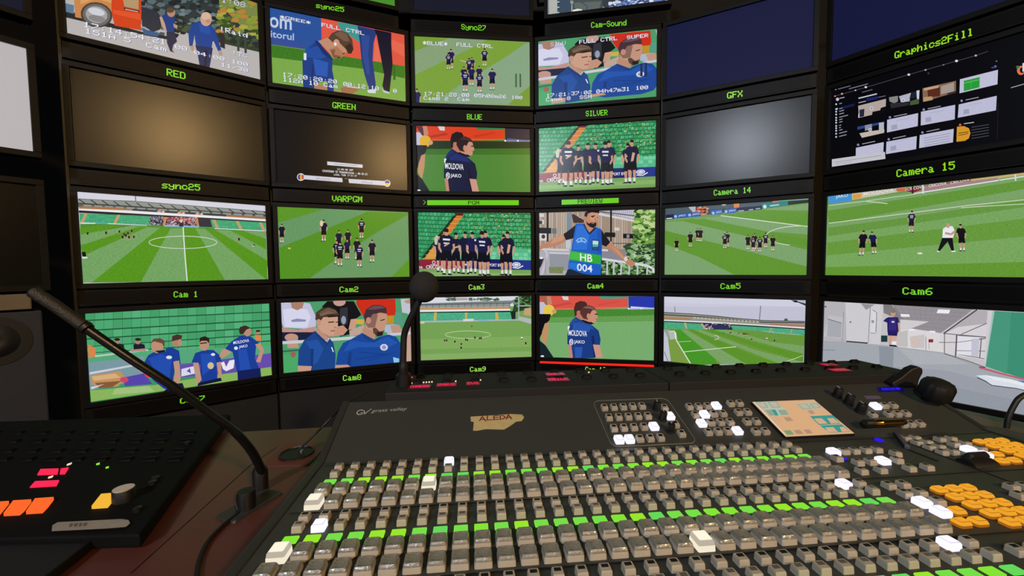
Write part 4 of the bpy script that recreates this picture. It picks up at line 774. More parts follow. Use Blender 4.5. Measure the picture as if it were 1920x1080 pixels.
P.line('#4c484e', '1480,128 1165,352', 12); P.line('#c8c4c8', '1450,128 1145,348', 8); P.line('#5c585e', '1170,352 1600,388', 7); P.line('#5c585e', '1630,230 1330,360', 7); P.line('#6c686e', '1600,385 1300,435 1120,435', 6); P.line('#6c686e', '1280,510 1590,518', 6); P.line('#5c585e', '1290,360 1278,570', 13); P.line('#6c686e', '1175,355 1175,535', 8); P.line('#6c686e', '1520,400 1505,580', 10); P.line('#77737a', '1300,545 1560,590', 7); P.p('#e8e6ee', '1300,370 1500,390 1490,570 1290,545'); P.line('#6c686e', '1300,370 1590,388', 6); P.line('#6c686e', '1290,435 1560,400', 5); P.line('#6c686e', '1290,512 1590,518', 5); P.p('#c8c8da', '1430,400 1500,400 1490,570 1425,560')
P.p('#8f2c34', '1025,395 1070,395 1068,435 1025,435'); P.p('#e4dce0', '1022,392 1072,392 1072,405 1022,405'); P.line('#8c888c', '1000,380 1000,505', 6); P.line('#b0acb0', '1030,440 1030,500', 6)
P.p('#d8d2d8', '1580,135 1640,140 1600,400 1560,660 1550,600'); P.p('#a6c8c0', '1625,140 1650,142 1570,660 1555,655'); P.p('#3f9478', '1645,140 1960,158 1960,790 1560,660'); P.p('#4a9c80', '1645,140 1800,150 1760,730 1560,660')
P.p('#a9adb5', '20,415 250,430 600,460 1170,530 1560,665 1960,800 1960,1200 10,1100'); P.p('#a0a4ae', '20,620 400,640 1200,700 1960,900 1960,1200 10,1200'); P.p('#989ea8', '400,800 1300,860 1960,1000 1960,1250 400,1200'); P.p('#b4b8be', '740,490 1170,540 1400,640 900,640')
P.p('#9299a4', '560,470 700,480 690,720 570,700'); P.line('#73777e', '25,505 150,508', 5); P.line('#5a5058', '1170,540 1400,610 1560,670', 6)
P.line('#c86070', '1500,670 1700,725 1960,790', 16); P.line('#6c2c40', '1500,662 1560,672', 6); P.p('#dfe6ee', '1470,745 1560,740 1800,780 1960,825 1960,890 1840,865 1620,840 1560,790'); P.p('#eef2f6', '1560,745 1800,785 1960,830 1960,860 1800,815 1650,790'); P.line('#2a2e4c', '1480,765 1560,800 1620,838 1840,865 1960,892', 7); P.p('#4a78c8', '1860,792 1960,800 1960,830')
P.p('#1c3c3c', '580,370 640,370 640,430 580,430')
P.p('#d0a898', '645,370 690,370 685,450 650,450'); P.p('#d8b0a0', '685,370 730,370 725,450 695,450'); P.p('#f0f0f4', '680,425 725,425 722,465 680,460'); P.p('#201c3c', '655,455 720,460 735,478 660,470'); P.p('#241c5c', '640,320 740,320 730,375 690,372 645,370')
P.p('#2a2068', '650,198 740,200 750,260 755,320 735,345 640,340 638,250 600,235 625,210'); P.p('#382c80', '660,210 720,210 725,320 650,320'); P.line('#d0a898', '745,250 752,330', 16); P.ell('#c8a090', 694, 165, 22, 30); P.ell('#8c7468', 694, 146, 20, 14); P.p('#e8e0ea', '680,235 705,235 705,250 680,250')
P.done()

# gallery page on a dark desktop
P = lit(6, 'B', 'dark monitor below Graphics 2 Fill showing a web page of pale thumbnails', (1560, 100, 5.3333), '#07070d')
P.line('#5c5862', '20,430 110,405 340,340 770,212 1240,78 1440,22 1560,-20', 4)
for x, y, r, cc in ((30, 428, 9, '#d88070'), (100, 405, 11, '#e8a090'), (235, 370, 8, '#d0d4e0'), (338, 338, 13, '#dfe0e8'), (768, 213, 14, '#dcdce4'), (935, 166, 10, '#b8b8c4'), (1115, 115, 8, '#88888f'), (1245, 76, 15, '#e4e4ea'), (1438, 22, 12, '#c8b4b4'), (1645, 78, 10, '#5a6494'), (1635, 132, 12, '#b8bce0'), (965, 200, 10, '#40404a')): P.ell(cc, x, y, r, r*0.8)
P.line('#7a7a86', '60,358 185,325', 7); P.line('#8a8a94', '170,355 360,305', 7); P.line('#a0a0aa', '30,365 45,360', 7); P.line('#b8b8c4', '75,450 125,440', 8); P.ell('#c8ccd8', 55, 460, 16, 16)
P.p('#16204c', '95,535 225,500 225,525 95,560'); P.ell('#7aa4e8', 50, 555, 10, 10)
for i, (y, x2) in enumerate(((505, 100), (555, 105), (580, 120), (608, 120), (640, 160), (665, 105), (690, 105), (722, 92), (745, 88), (770, 105), (800, 150), (832, 145))): P.line('#9a9aa8', '72,%d %d,%d' % (y, x2, y - (x2-72)*0.25), 8); P.ell('#c8ccd8', 42, y+4, 9, 9)
P.line('#c8ccd8', '265,450 450,405', 12); P.line('#70707c', '300,390 405,362', 7); P.line('#a8a8b4', '265,495 340,478', 9); P.p('#1a2668', '345,450 460,428 460,455 350,480'); P.line('#6a6a78', '465,440 535,425', 8)
P.p('#b8aaa4', '262,525 540,455 538,530 490,545 480,570 405,585 400,615 270,645'); P.p('#262840', '275,565 325,555 320,630 275,640'); P.p('#0a0a10', '405,585 480,570 490,545 540,530 538,600 410,618'); P.p('#d8d0d4', '265,600 275,600 275,640 262,645')
P.p('#8a8a88', '570,440 660,425 660,480 620,500 575,480'); P.p('#b4b8c8', '670,430 790,395 775,480 690,490'); P.p('#1e2438', '790,395 855,375 840,445 775,455'); P.p('#4a5a38', '780,480 870,450 870,505 780,520'); P.p('#2c2c30', '580,500 680,490 770,490 770,520 590,550'); P.p('#d0d4dc', '845,375 875,368 870,460 850,455')
P.p('#8a6a54', '905,350 1240,275 1240,390 910,485'); P.p('#5c2c20', '955,370 1080,340 1080,430 960,440'); P.p('#c8a484', '920,350 1070,320 1060,345 920,375'); P.p('#a89c94', '1090,330 1220,290 1220,380 1090,410'); P.p('#c09870', '915,440 1000,430 1010,465 915,485'); P.p('#38302c', '1150,400 1240,375 1240,395 1160,418')
P.p('#c6c6de', '1280,260 1660,165 1655,310 1275,400'); P.p('#28a03a', '1318,275 1478,238 1475,340 1318,380'); P.line('#6cc878', '1318,300 1478,262', 7); P.line('#4cb45c', '1390,260 1390,362', 6); P.p('#3a4490', '1590,140 1650,125 1640,145 1600,152')
for s in ('1268,512 1648,425 1640,570 1258,645', '890,585 1232,515 1228,660 888,722', '552,665 862,598 858,728 550,792', '545,885 848,828 842,958 540,1008', '878,818 1218,755 1210,890 872,948', '240,945 518,888 514,985 238,1050'): P.p('#c2c2dc', s)
for x, y in ((1340, 590), (960, 670), (620, 745), (610, 955)): P.p('#a4a4bc', '%d,%d %d,%d %d,%d %d,%d' % (x-25, y-25, x+30, y-36, x+35, y+10, x-25, y+22)); P.line('#b0b0c8', '%d,%d %d,%d' % (x+20, y-70, x+160, y-100), 6)
for y in (0, 25, 50, 75): P.line('#8c8ca0', '%d,%d %d,%d' % (920, 850+y, 1180, 800+y), 5)
for x, y in ((580, 640), (918, 563), (1297, 475), (262, 915), (568, 860), (905, 792)): P.ell('#8890b8', x, y, 12, 12); P.line('#a0a0b0', '%d,%d %d,%d' % (x+40, y-8, x+170, y-35), 8)
P.p('#2a4888', '255,735 525,680 525,700 400,730 255,765'); P.p('#8c92a8', '330,720 400,705 400,760 330,775'); P.p('#c8bcb0', '275,800 380,780 525,760 522,795 300,845'); P.p('#b8bcc8', '470,695 520,690 520,770 470,775')
for x, y in ((396, 551), (715, 471), (382, 764)): P.ell('#14141a', x, y, 18, 18); P.ring('#f0f0f4', x, y, 14, 14, 7); P.ell('#f0f0f4', x, y, 5, 5)
P.p('#dc9c28', '1250,735 1320,728 1370,750 1385,800 1370,850 1330,875 1245,885'); P.line('#6a4410', '1265,800 1365,785', 8); P.line('#6a4410', '1265,822 1360,802', 7); P.ell('#d06040', 1282, 716, 14, 12); P.line('#c0c0c8', '1320,705 1420,690', 8)
for y in (0, 28, 56, 84, 112): P.line('#50505c', '1395,%d 1570,%d' % (740+y, 712+y), 6)
P.p('#c8c8d0', '0,1060 530,985 535,1055 0,1135'); P.line('#9c9ca8', '30,1090 500,1020', 6); P.line('#a4a4ae', '40,1110 200,1085', 5); P.line('#24242e', '1660,500 1655,860', 5)
P.ell('#e87850', 1890, 172, 40, 46); P.ell('#07070d', 1900, 170, 22, 28); P.p('#d8dce8', '1905,100 1930,95 1930,180 1905,185'); P.ell('#3a7a44', 1858, 138, 18, 14); P.line('#a8a8b0', '1790,345 1930,305', 8); P.done()

# match caption over a blank picture
P = lit(2, 'B', 'dark monitor above the VARPGM label showing a white match caption', (510, 200, 7.0588), '#07060a')
P.p('#dcdce6', '730,725 1200,768 1198,810 732,772'); P.line('#a8a8b4', '820,758 1130,780', 10)
P.text('#e0e0e8', '13:00:00 GMT', 862, 838, 1075, 852, 815, bold=0.25); P.text('#e4e4ec', 'COUNTDOWN TO TRANSMISSION - 00:38:23', 668, 862, 1262, 908, 835, bold=0.25); P.text('#e4e4ec', 'LOCAL TIME 17:21:37', 820, 910, 1122, 928, 888, bold=0.25)
P.p('#d8d8e4', '420,905 930,945 935,1000 420,960'); P.p('#d8d8e4', '1010,955 1500,985 1500,1045 1020,1010'); P.text('#8c90a8', 'MOLDOVA', 585, 962, 770, 975, 938); P.text('#8c90a8', 'UKRAINE', 1185, 1008, 1335, 1020, 985)
P.ell('#e4e4ee', 382, 932, 52, 50); P.ell('#3c4c8c', 365, 932, 24, 36); P.ell('#e0b040', 388, 932, 20, 38); P.ell('#d05050', 408, 932, 14, 34); P.ell('#e4e4ee', 1525, 1015, 42, 46); P.ell('#34488c', 1525, 1002, 30, 26); P.ell('#e0cc40', 1525, 1030, 28, 20); P.line('#8c8478', '960,950 1000,953', 8); P.done()

# top edge: sync25 and Cam-Sound
P = lit(2, 'Z', 'monitor at the top edge above the sync25 label showing green grass', (480, 0, 3), '#4a9430', 0.25, du=-0.039)
P.p('#66ac3c', '500,-200 760,-180 760,-60 500,-120', 0.2); P.done()
P = lit(4, 'Z', 'monitor at the top edge above the Cam-Sound label showing a grey room view', (1020, 0, 8), '#8d9596', du=0.045)
P.p('#3f5064', '190,-900 400,-900 440,220 190,230'); P.p('#b8bab4', '60,-900 190,-900 200,235 80,245'); P.p('#4c5454', '440,-300 900,-300 880,120 700,185 560,190 430,140'); P.p('#626c6a', '450,40 860,20 820,150 640,180 460,120'); P.p('#3a4048', '860,-300 1300,-300 1180,20 960,150 880,90')
P.p('#5c7cae', '1180,20 1500,-200 1890,-300 1890,70 1200,140 960,155'); P.p('#2c3c68', '1450,-60 1700,-100 1560,40 1400,60'); P.dots(['#c8d4f0', '#8ca4d8', '#4c64a0', '#e8ecf8', '#3c4c80'], 980, 20, 1860, 150, 150, 24, sl=-0.1); P.p('#7484c8', '1640,-40 1800,-60 1760,40 1640,60')
for y in (30, 110, 190): P.ell('#a8c4d8', 215, y, 16, 12); P.ell('#1c2028', 220, y+22, 14, 8)
P.p('#9a9c98', '390,10 440,10 440,60 400,60'); P.line('#c8c8c4', '418,70 418,180', 12); P.p('#eceade', '430,150 500,132 570,140 580,175 560,205 430,212'); P.p('#4a74a8', '620,170 660,120 710,160 690,180'); P.line('#2c3034', '560,30 650,100 640,170', 8); P.done()

# ------------------------------------------------------------------ desk materials and desk
M_DESK = mat('reddish_brown_desk_veneer', '#4e2a23', 0.36, noise=0.18, scale=14, spec=0.6)
M_CONSOLE = mat('charcoal_console_paint', '#323430', 0.5, noise=0.12, scale=220)
M_CONSIDE = mat('console_edge_trim', '#2a2a27', 0.45, noise=0.1, scale=90)
M_BEIGE = mat('beige_key_plastic', '#a69d8d', 0.45, noise=0.06, scale=60)
M_KEYTOP = mat('smoked_key_top', '#5a564e', 0.35, noise=0.1, scale=200)
M_CAP = mat('clear_key_cap', '#7a776e', 0.2, spec=0.8, coat=0.5, noise=0.4, scale=420, bump=0.5)
M_LEGEND = mat('key_legend_black', '#0c0b0a', 0.5)
M_LITW = emission('lit_key_white', '#f3eeff', 1.15)
M_LITC = emission('lit_key_cream', '#fff2da', 1.05)
M_LITCD = emission('lit_key_cream_body', '#faeed4', 0.95)
M_AMBER = emission('lit_key_amber', '#f0a42c', 1.0)
M_AMBERD = emission('lit_key_amber_skirt', '#a8641a', 0.9)
M_LITCR = emission('lit_key_clear_rim', '#c4baa8', 0.9); M_AMBERL = emission('amber_key_edge', '#8a5410', 1.0); M_LITL = emission('lit_key_edge', '#a8a2bc', 1.0)
M_KNOB = mat('black_knob_rubber', '#0c0b0b', 0.55)
M_GREY = mat('grey_paint_mark', '#8c8c88', 0.5)
M_GREENS = [emission('green_source_display_%d' % i, c) for i, c in enumerate(('#84e436', '#78de48', '#66d85a', '#98e62e'))]
M_RED = emission('red_alphanumeric_display', '#ff2c56', 1.0)
M_REDDIM = emission('red_display_glow', '#5a0a1c', 1.0)
M_LEDW = emission('tiny_warm_led', '#ffe0c0', 1.0)
M_BLUEL = emission('blue_status_display', '#2a20e0', 1.0)
M_ORANGE = emission('orange_lit_key', '#ff6a2c', 1.0)
M_YELLOW = emission('yellow_lit_key', '#f4b83c', 1.0)

DZ = 0.75                                             # desk top
def P3(v): return Vector((v[0], v[1], v[2] + 1.05))
# switcher axes (fitted): origin = first green display of the upper row, 20 mm key pitch
KO = P3((-0.222181, 0.486336, -0.258753)); KB = 0.020
_ca, _sa = math.cos(0.0978527), math.sin(0.0978527); _tb = -0.0176020; _tc = -0.0034924
_ku = Vector((_ca, _sa, 0)); _kv = Vector((-_sa*math.cos(_tb), _ca*math.cos(_tb), math.sin(_tb))); _kn = _ku.cross(_kv)
KU = (_ku*math.cos(_tc) + _kn*math.sin(_tc)).normalized(); KV = _kv; KN = KU.cross(KV).normalized()
KM = Matrix(((KU.x, KV.x, KN.x, KO.x), (KU.y, KV.y, KN.y, KO.y), (KU.z, KV.z, KN.z, KO.z), (0, 0, 0, 1)))
TILT = math.radians(20.97)
# the raised rear panel: hinge at v = 2.75, tilted up 21 degrees
KM2 = KM @ Matrix.Translation((0, 2.75*KB, 0)) @ Matrix.Rotation(TILT, 4, 'X')
def l2(u, w, h=0.0):                                  # local switcher coordinates of a point on the rear panel
    return (u*KB, 2.75*KB + w*KB*math.cos(TILT) - h*math.sin(TILT), w*KB*math.sin(TILT) + h*math.cos(TILT))

# desk: one slab with a seam, its rear edge parallel to the switcher
_dr = at_z(435, 810, DZ); _dr2 = at_z(640, 799, DZ); _dd = (_dr2 - _dr).normalized()
BL = _dr - _dd*0.75; BR = _dr + _dd*1.395
desk = empty('desk', (0, 0.3, DZ), 0, 'reddish brown veneered desk under the control panels', 'desk')
_desk_poly = [(-1.35, -0.02), (1.33, -0.02), (1.24, 0.27), (BR.x, BR.y), (BL.x, BL.y)]
MB().prism([(x, y - 0.3) for x, y in _desk_poly], -0.035, 0).build('desk_top', M_DESK, desk, bevel=0.002)
for s in ('470,872 245,1076', '470,872 520,838'):
    a, b = [at_z(*map(float, q.split(',')), DZ) for q in s.split()]
    m_ = MB(); d_ = (b-a).normalized()*1.0; n_ = Vector((-d_.y, d_.x, 0))*0.0006
    m_.add([(p.x, p.y - 0.3, 0.0004) for p in (a+n_, b+n_, b-n_, a-n_)], [(0, 1, 2, 3)]); m_.build('seam', M_LEGEND, desk)
for x, y in ((-1.2, 0.08), (1.15, 0.08), (-1.05, 0.5), (0.85, 0.7)):
    MB().box((x, y - 0.3, -DZ/2 - 0.018), (0.06, 0.06, DZ - 0.036)).build('leg', M_MATTE, desk, bevel=0.003)

# ------------------------------------------------------------------ production switcher
sw = empty('production_switcher', (0, 0, 0), 0, 'long charcoal video production switcher covered in rows of keys', 'video switcher')
sw.matrix_world = KM
U0, U1, V0 = -1.55, 48.75, -13.2
THK = 0.034
body = MB()
prof = [(V0*KB, 0), (2.75*KB, 0), (2.75*KB + 6.3*KB*math.cos(TILT), 6.3*KB*math.sin(TILT)), (2.75*KB + 6.3*KB*math.cos(TILT) + 0.001, -THK), (V0*KB, -THK)]
def uleft(v): return (-1.45)*KB
body.loft([[(U0*KB, y, z) for y, z in prof], [(U1*KB, y, z) for y, z in prof]])
body.build('body', M_CONSOLE, sw, bevel=0.0015)
for s, u in ((-1, U0), (1, U1)):
    e = MB(); pr = [(V0*KB, 0.002), (2.75*KB, 0.002), (2.75*KB + 6.32*KB*math.cos(TILT), 6.3*KB*math.sin(TILT) + 0.002), (2.75*KB + 6.32*KB*math.cos(TILT) + 0.001, -THK), (V0*KB, -THK)]
    e.loft([[(u*KB - s*0.006, y, z) for y, z in pr], [(u*KB + s*0.004, y, z) for y, z in pr]]).build('side_trim', M_CONSIDE, sw, bevel=0.0015)
for v in (2.2, -3.2, -8.6):
    MB().box((24*KB, v*KB, 0.0004), (50*KB, 0.0012, 0.0008)).build('seam', M_LEGEND, sw)
MB().box((40.2*KB, -1.2*KB, 0.0004), (0.0012, 6.6*KB, 0.0008)).build('seam', M_LEGEND, sw)

def key_base(wx, wy, h): return MB().rr([(0, wx, wy, .0012), (h*.75, wx*.97, wy*.97, .0012), (h, wx*.93, wy*.93, .0012)])
_protos = {}
def part_copy(kind, make, loc, name, parent=sw, rot=None):
    """first call builds the part (and its sub-part), later calls copy them"""
    if kind not in _protos:
        o, subs = make(); _protos[kind] = (o, subs)
    else:
        src, ss = _protos[kind]; o = src.copy(); COL.objects.link(o); o.parent = parent
        for q in ss:
            c = q.copy(); COL.objects.link(c); c.parent = o
    o.name = name; o.location = loc
    if rot: o.rotation_euler = rot
    return o
def mk_cross():
    b = MB().rr([(0, .0079, .0085, .0014), (.0045, .0077, .0083, .0014), (.0056, .0074, .0080, .0014)]).build('crosspoint_button', [M_BEIGE], sw, True)
    c = MB().rr([(.0056, .0076, .0082, .0016), (.0074, .0073, .0079, .0016), (.0088, .0062, .0068, .0014), (.0088, .0056, .0062, .0012), (.0080, .0046, .0052, .001)]).build('cap', [M_CAP], b, True)
    return b, [c]
def mk_cross_lit():
    b = MB().rr([(0, .0082, .0088, .0014), (.0050, .0080, .0086, .0014), (.0056, .0074, .0080, .0014)]).build('crosspoint_button', [M_LITCD], sw, True)
    c = MB().rr([(.0056, .0079, .0085, .0016), (.0084, .0075, .0081, .0016), (.0100, .0064, .0070, .0014), (.0100, .0056, .0062, .0012), (.0090, .0046, .0052, .001)], mis=[2, 2, 0, 1]).build('cap', [M_LITCD, M_LITC, M_LITCR], b, True)
    b['label'] = 'lit cream crosspoint button'
    return b, [c]
def small_mesh(top=M_KEYTOP, side=M_BEIGE, wx=.0050, wy=.0052, h=.0066, mark=True):
    m = MB().rr([(0, wx, wy, .0008), (h*.8, wx*.95, wy*.95, .0008), (h, wx*.86, wy*.86, .0008)], mis=[0, 0])
    if mark:
        m.add([(-wx*.6, -wy*.15, h + .0002), (wx*.6, -wy*.15, h + .0002), (wx*.6, wy*.65, h + .0002), (-wx*.6, wy*.65, h + .0002)], [(0, 1, 2, 3)], 1)
    m.m[-2 if mark else -1] = 1 if not mark else 0
    return m
def mk_small(): return small_mesh().build('delegate_button', [M_BEIGE, M_KEYTOP], sw), []
def mk_legend(): return small_mesh().build('delegate_button', [M_BEIGE, M_LEGEND], sw), []
def mk_small_lit():
    o = MB().rr([(0, .0064, .0064, .0012), (.0058, .0062, .0062, .0012), (.0074, .0052, .0052, .0012), (.0075, .0048, .0048, .001), (.0077, .0047, .0047, .001)], mis=[0, 0, 1, 0]).build('delegate_button', [M_LITW, M_LITL], sw); o['label'] = 'lit white button'; return o, []
def mk_func(): return small_mesh(wx=.0052, wy=.0058, h=.006).build('function_button', [M_BEIGE, M_LEGEND], sw), []
def mk_func_lit():
    o = MB().rr([(0, .0066, .0070, .002), (.0054, .0064, .0068, .002), (.0070, .0050, .0054, .0016), (.0071, .0046, .0050, .0014), (.0073, .0045, .0049, .0014)], mis=[0, 0, 1, 0]).build('function_button', [M_LITW, M_LITL], sw); o['label'] = 'lit white function button'; return o, []
def mk_amber():
    o = MB().rr([(0, .0072, .0058, .003), (.0026, .0072, .0058, .003), (.0056, .0054, .0042, .0012), (.0057, .0049, .0037, .001), (.0059, .0048, .0036, .001)], mis=[0, 1, 2, 1]).build('keypad_button', [M_AMBERD, M_AMBER, M_AMBERL], sw); o['label'] = 'lit amber keypad button'; return o, []

def P1(u, v): return (u*KB, v*KB, 0)
stuffA, stuffB = MB(), MB()
def add_copy(mb, src_mb, off):
    o = len(mb.v); mb.v += [(x+off[0], y+off[1], z+off[2]) for x, y, z in src_mb.v]; mb.f += [tuple(i+o for i in f) for f in src_mb.f]; mb.m += src_mb.m
_crossM = MB().rr([(0, .0079, .0085, .0014), (.0045, .0077, .0083, .0014), (.0056, .0076, .0082, .0014), (.0074, .0073, .0079, .0016), (.0088, .0062, .0068, .0014), (.0088, .0056, .0062, .0012), (.0080, .0046, .0052, .001)], mis=[0, 0, 1, 1, 1, 1])
_smallM = small_mesh()
for row, v, lit_i in (('L2b', -7.92, 19), ('L2a', -6.66, 0), ('L1b', -2.53, 0), ('L1a', -1.20, 6)):
    for i in range(32):
        if i == lit_i: part_copy('cross_lit', mk_cross_lit, P1(i + .03, v), 'crosspoint_button')
        elif row != 'L1a' or i > 28: part_copy('cross', mk_cross, P1(i + .03, v), 'crosspoint_button')
        else: add_copy(stuffA, _crossM, P1(i + .03, v))
for i in range(32): add_copy(stuffA, _crossM, P1(i + .03, -12.05))
tag(stuffA.build('crosspoint_button', [M_BEIGE, M_CAP], sw, True), kind='stuff')
for row, v, lit_i in (('S3b', -10.03, 99), ('S3a', -9.2, 30), ('S2b', -4.68, 1), ('S2a', -3.88, 30), ('S1b', .80, 99), ('S1a', 1.68, 7)):
    for i in range(32):
        p = P1(i + .05, v)
        if i == lit_i: part_copy('small_lit', mk_small_lit, p, 'delegate_button')
        elif row[1] == '1': add_copy(stuffB, _smallM, p)
        elif row == 'S3b' and i < 14 or row == 'S3a' and i < 9: add_copy(stuffB, _smallM, p)
        elif row in ('S2a', 'S3a'): part_copy('legend', mk_legend, p, 'delegate_button')
        else: part_copy('small', mk_small, p, 'delegate_button')
tag(stuffB.build('delegate_button', [M_BEIGE, M_KEYTOP], sw), kind='stuff')
_gd = None
for row, v in (('G1', 0.0), ('G2', -5.49), ('G3', -10.81)):
    for i in range(32):
        k = random.choice((0, 0, 1, 1, 1, 2, 3, 3)) if i != 7 else 2
        key = 'green%d' % k
        part_copy(key, lambda: (MB().rr([(0, .0069, .0052, .0008), (.0014, .0068, .0051, .0008)]).build('source_display', [M_GREENS[k]], sw), []), P1(i, v), 'source_display')
# function keys on the right-hand blocks of the flat panel
def F1(u, v, lit=False): part_copy('func_lit' if lit else 'func', mk_func_lit if lit else mk_func, P1(u, v), 'function_button')
for u in (33.25, 34.03, 34.8, 35.68, 36.5): F1(u, .18, u < 33.5)
F1(37.15, -.53)
for u in (33.45, 34.33, 35.23, 36.25): F1(u, -1.42, u == 35.23)
for u in (32.6, 33.9, 35.9, 37.13): F1(u, -2.5)
F1(32.62, -.75)
for ou, ov in ((32.5, -4.27), (42.75, 1.25), (32.5, -9.9)):
    lits = {(0, 2), (0, 3)}; ambers = {(1, 3), (0, 4), (1, 4)}
    for c in range(2):
        for r in range(5):
            u, v = ou + c*.92, ov - r*.89
            if v < -12.8: continue
            if (c, r) in ambers: part_copy('amber', mk_amber, P1(u, v), 'keypad_button')
            else: F1(u, v, (c, r) in lits)
    for c in range(3):
        for r in range(5):
            u, v = ou + 2.35 + c*.92, ov - .73 - r*.77
            if v < -12.8: continue
            part_copy('amber', mk_amber, P1(u, v), 'keypad_button')
for u in (40.45, 41.25):
    for r in range(4): F1(u, 1.68 - r*.8)
for u in (39.2, 40.0, 38.5): F1(u, -5.2 if u > 39 else -6.0)
# keys on the raised rear panel (tilted with it)
RX = (TILT, 0, 0)
def F2(u, wv, lit=False): part_copy('func_lit' if lit else 'func', mk_func_lit if lit else mk_func, l2(u, wv), 'function_button', rot=RX)
for r, wv in enumerate((4.26, 3.07, 1.88, .69)):
    for i in range(5): F2(19.24 + .787*i, wv, (r, i) in ((2, 4), (3, 0), (3, 1)))
    F2(24.15, (3.95, 2.95, 1.98, .98)[r], r == 1)
for r, wv in enumerate((3.95, 2.98, 2.0, 1.02)):
    for i in range(4): F2(26.28 + .777*i, wv, (r, i) in ((0, 3), (1, 1), (2, 0), (3, 3)))
for wv in (4.13, 3.04, 1.93, .84):
    for u in (29.97, 30.74): F2(u, wv)
for u in (42.2, 42.98, 43.81): F2(u, 3.1, u < 42.5)
for u in (40.91, 42.31, 43.1, 43.9): F2(u, 2.07)
for u in (42.37, 43.04, 43.84): F2(u, .87)
def knob(u, wv, r, h, name='knob', ptr=True):
    m = MB().lathe([(r*1.05, 0), (r*1.05, h*.12), (r*.9, h*.15), (r*.88, h*.9), (r*.75, h), (.0001, h)], n=20)
    if ptr: m.box((0, r*.45, h + .0003), (r*.25, r*.8, .0006), 1)
    o = m.build(name, [M_KNOB, M_GREY], sw, True); o.location = l2(u, wv); o.rotation_euler = RX; return o
for wv in (3.96, 2.75, 1.42): knob(23.48, wv, .0062, .015)
for u, wv in ((40.1, 4.66), (40.3, 3.7), (40.36, 2.62)): knob(u, wv, .0075, .017)
# engraved outline around the left key block
pts = []
x0, x1, y0, y1, rr = 18.55, 24.98, .12, 5.28, .55
for k, (cx, cy) in enumerate(((x1-rr, y0+rr), (x1-rr, y1-rr), (x0+rr, y1-rr), (x0+rr, y0+rr))):
    for q in range(7):
        a = -PI/2 + k*PI/2 + q*PI/12; pts.append(l2(cx + rr*math.cos(a), cy + rr*math.sin(a), .0003))
pts.append(pts[0]); MB().tube(pts, .00045, 6).build('outline', mat('light_grey_print', '#77776f', 0.5), sw)
# touch screen
ts = MB()
ts.rr([(0, 2.90*KB, 2.12*KB, .004), (.0034, 2.88*KB, 2.10*KB, .004)]); tso = ts.build('touch_screen', M_BLACK, sw); tso.location = l2(34.67, 2.14); tso.rotation_euler = RX
fr = KM2 @ Matrix.Translation((34.67*KB, 2.14*KB, .0037)) @ Matrix.Rotation(math.radians(-90), 4, 'X')
P = Pic(fr, (-2.80*KB, -2.02*KB, 2.80*KB, 2.02*KB), (1400, 730, 6.836)); P.full('#e2b284')
G1, G2, G3 = '#a8c0a4', '#8fa898', '#3f9c94'
for s in ('75,155 370,150 470,245 210,250', '210,255 490,245 545,330 300,345', '620,180 880,165 960,245 720,260'): P.p('#b4c8b4', s)
for s in ('100,165 230,160 280,235 190,240', '260,160 390,158 440,230 330,238', '640,190 770,185 840,250 720,258', '800,185 900,175 955,235 860,245', '230,265 320,262 370,335 300,340', '400,265 495,262 540,325 440,332'): P.p('#9aa893', s)
for s in ('120,172 220,168 262,228 190,232', '280,168 380,165 425,222 340,230', '660,196 760,190 815,244 730,250', '820,190 890,184 935,228 870,236'): P.p('#c4bca4', s)
P.p(G3, '320,262 365,260 410,335 370,338'); P.p(G3, '810,345 1110,330 1200,440 930,460'); P.p(G3, '940,465 1220,450 1330,545 1060,555')
for s in ('860,375 960,370 1040,440 930,445', '1030,372 1110,368 1190,430 1080,440', '1000,490 1110,485 1170,545 1050,550', '1190,485 1240,480 1320,540 1220,545', '745,268 850,262 900,320 800,325', '900,262 1000,258 1050,310 960,318', '450,355 560,348 620,410 500,418', '300,350 420,345 460,420 360,425'): P.p('#d9b28e', s)
for s in ('780,275 840,270 880,312 820,318', '470,362 550,356 600,405 520,412', '600,525 680,520 730,570 640,575', '720,518 800,515 850,562 770,568'): P.p('#b8977c', s)
P.p('#7ca878', '470,530 560,525 610,578 520,585'); P.line('#eaf0ea', '85,152 500,590', 8); P.line('#efe6da', '865,118 1385,545', 8)
o = P.build('picture', M_PIC, tso); o.matrix_local = Matrix.Translation((0, 0, .0037)) @ Matrix.Rotation(math.radians(-90), 4, 'X')
# maker's logo, blue status display, small grey label, status lamp, slot bar
def flat_text(polys_fn, name, m, parent):
    mb = MB(); polys_fn(mb); return mb.build(name, m, parent)
def logo(mb):
    for Pq in font_polys('grass valley', 0.0):
        mb.add([l2(.74 + 2.66*u + .1*v, 4.78 + .50*v + .12*u, .0004) for u, v in Pq], [tuple(range(len(Pq)))])
    ring = lambda cx, cy, rx, ry, a0, a1, wd: [(cx + (rx + s*wd)*math.cos(a0 + (a1-a0)*k/14), cy + (ry + s*wd)*math.sin(a0 + (a1-a0)*k/14)) for s in (1, -1) for k in (range(15) if s == 1 else reversed(range(15)))]
    pts = ring(-.02, 4.98, .34, .27, .7, 5.6, .05); n = len(pts)//2
    pts = [(-.25 + (x+.25)*.72, y) for x, y in pts]
    for k in range(n-1): mb.add([l2(*pts[k], .0004), l2(*pts[k+1], .0004), l2(*pts[-2-k], .0004), l2(*pts[-1-k], .0004)], [(0, 1, 2, 3)])
    for q in (((.0, 4.95), (.3, 4.95), (.3, 4.72), (.22, 4.72), (.22, 4.89), (.0, 4.89)), ((.28, 5.2), (.36, 5.2), (.5, 4.86), (.98, 5.34), (1.1, 5.36), (.52, 4.72), (.44, 4.72))):
        mb.add([l2(-.25 + (p[0]+.25)*.72, p[1], .0004) for p in q], [tuple(range(len(q)))])
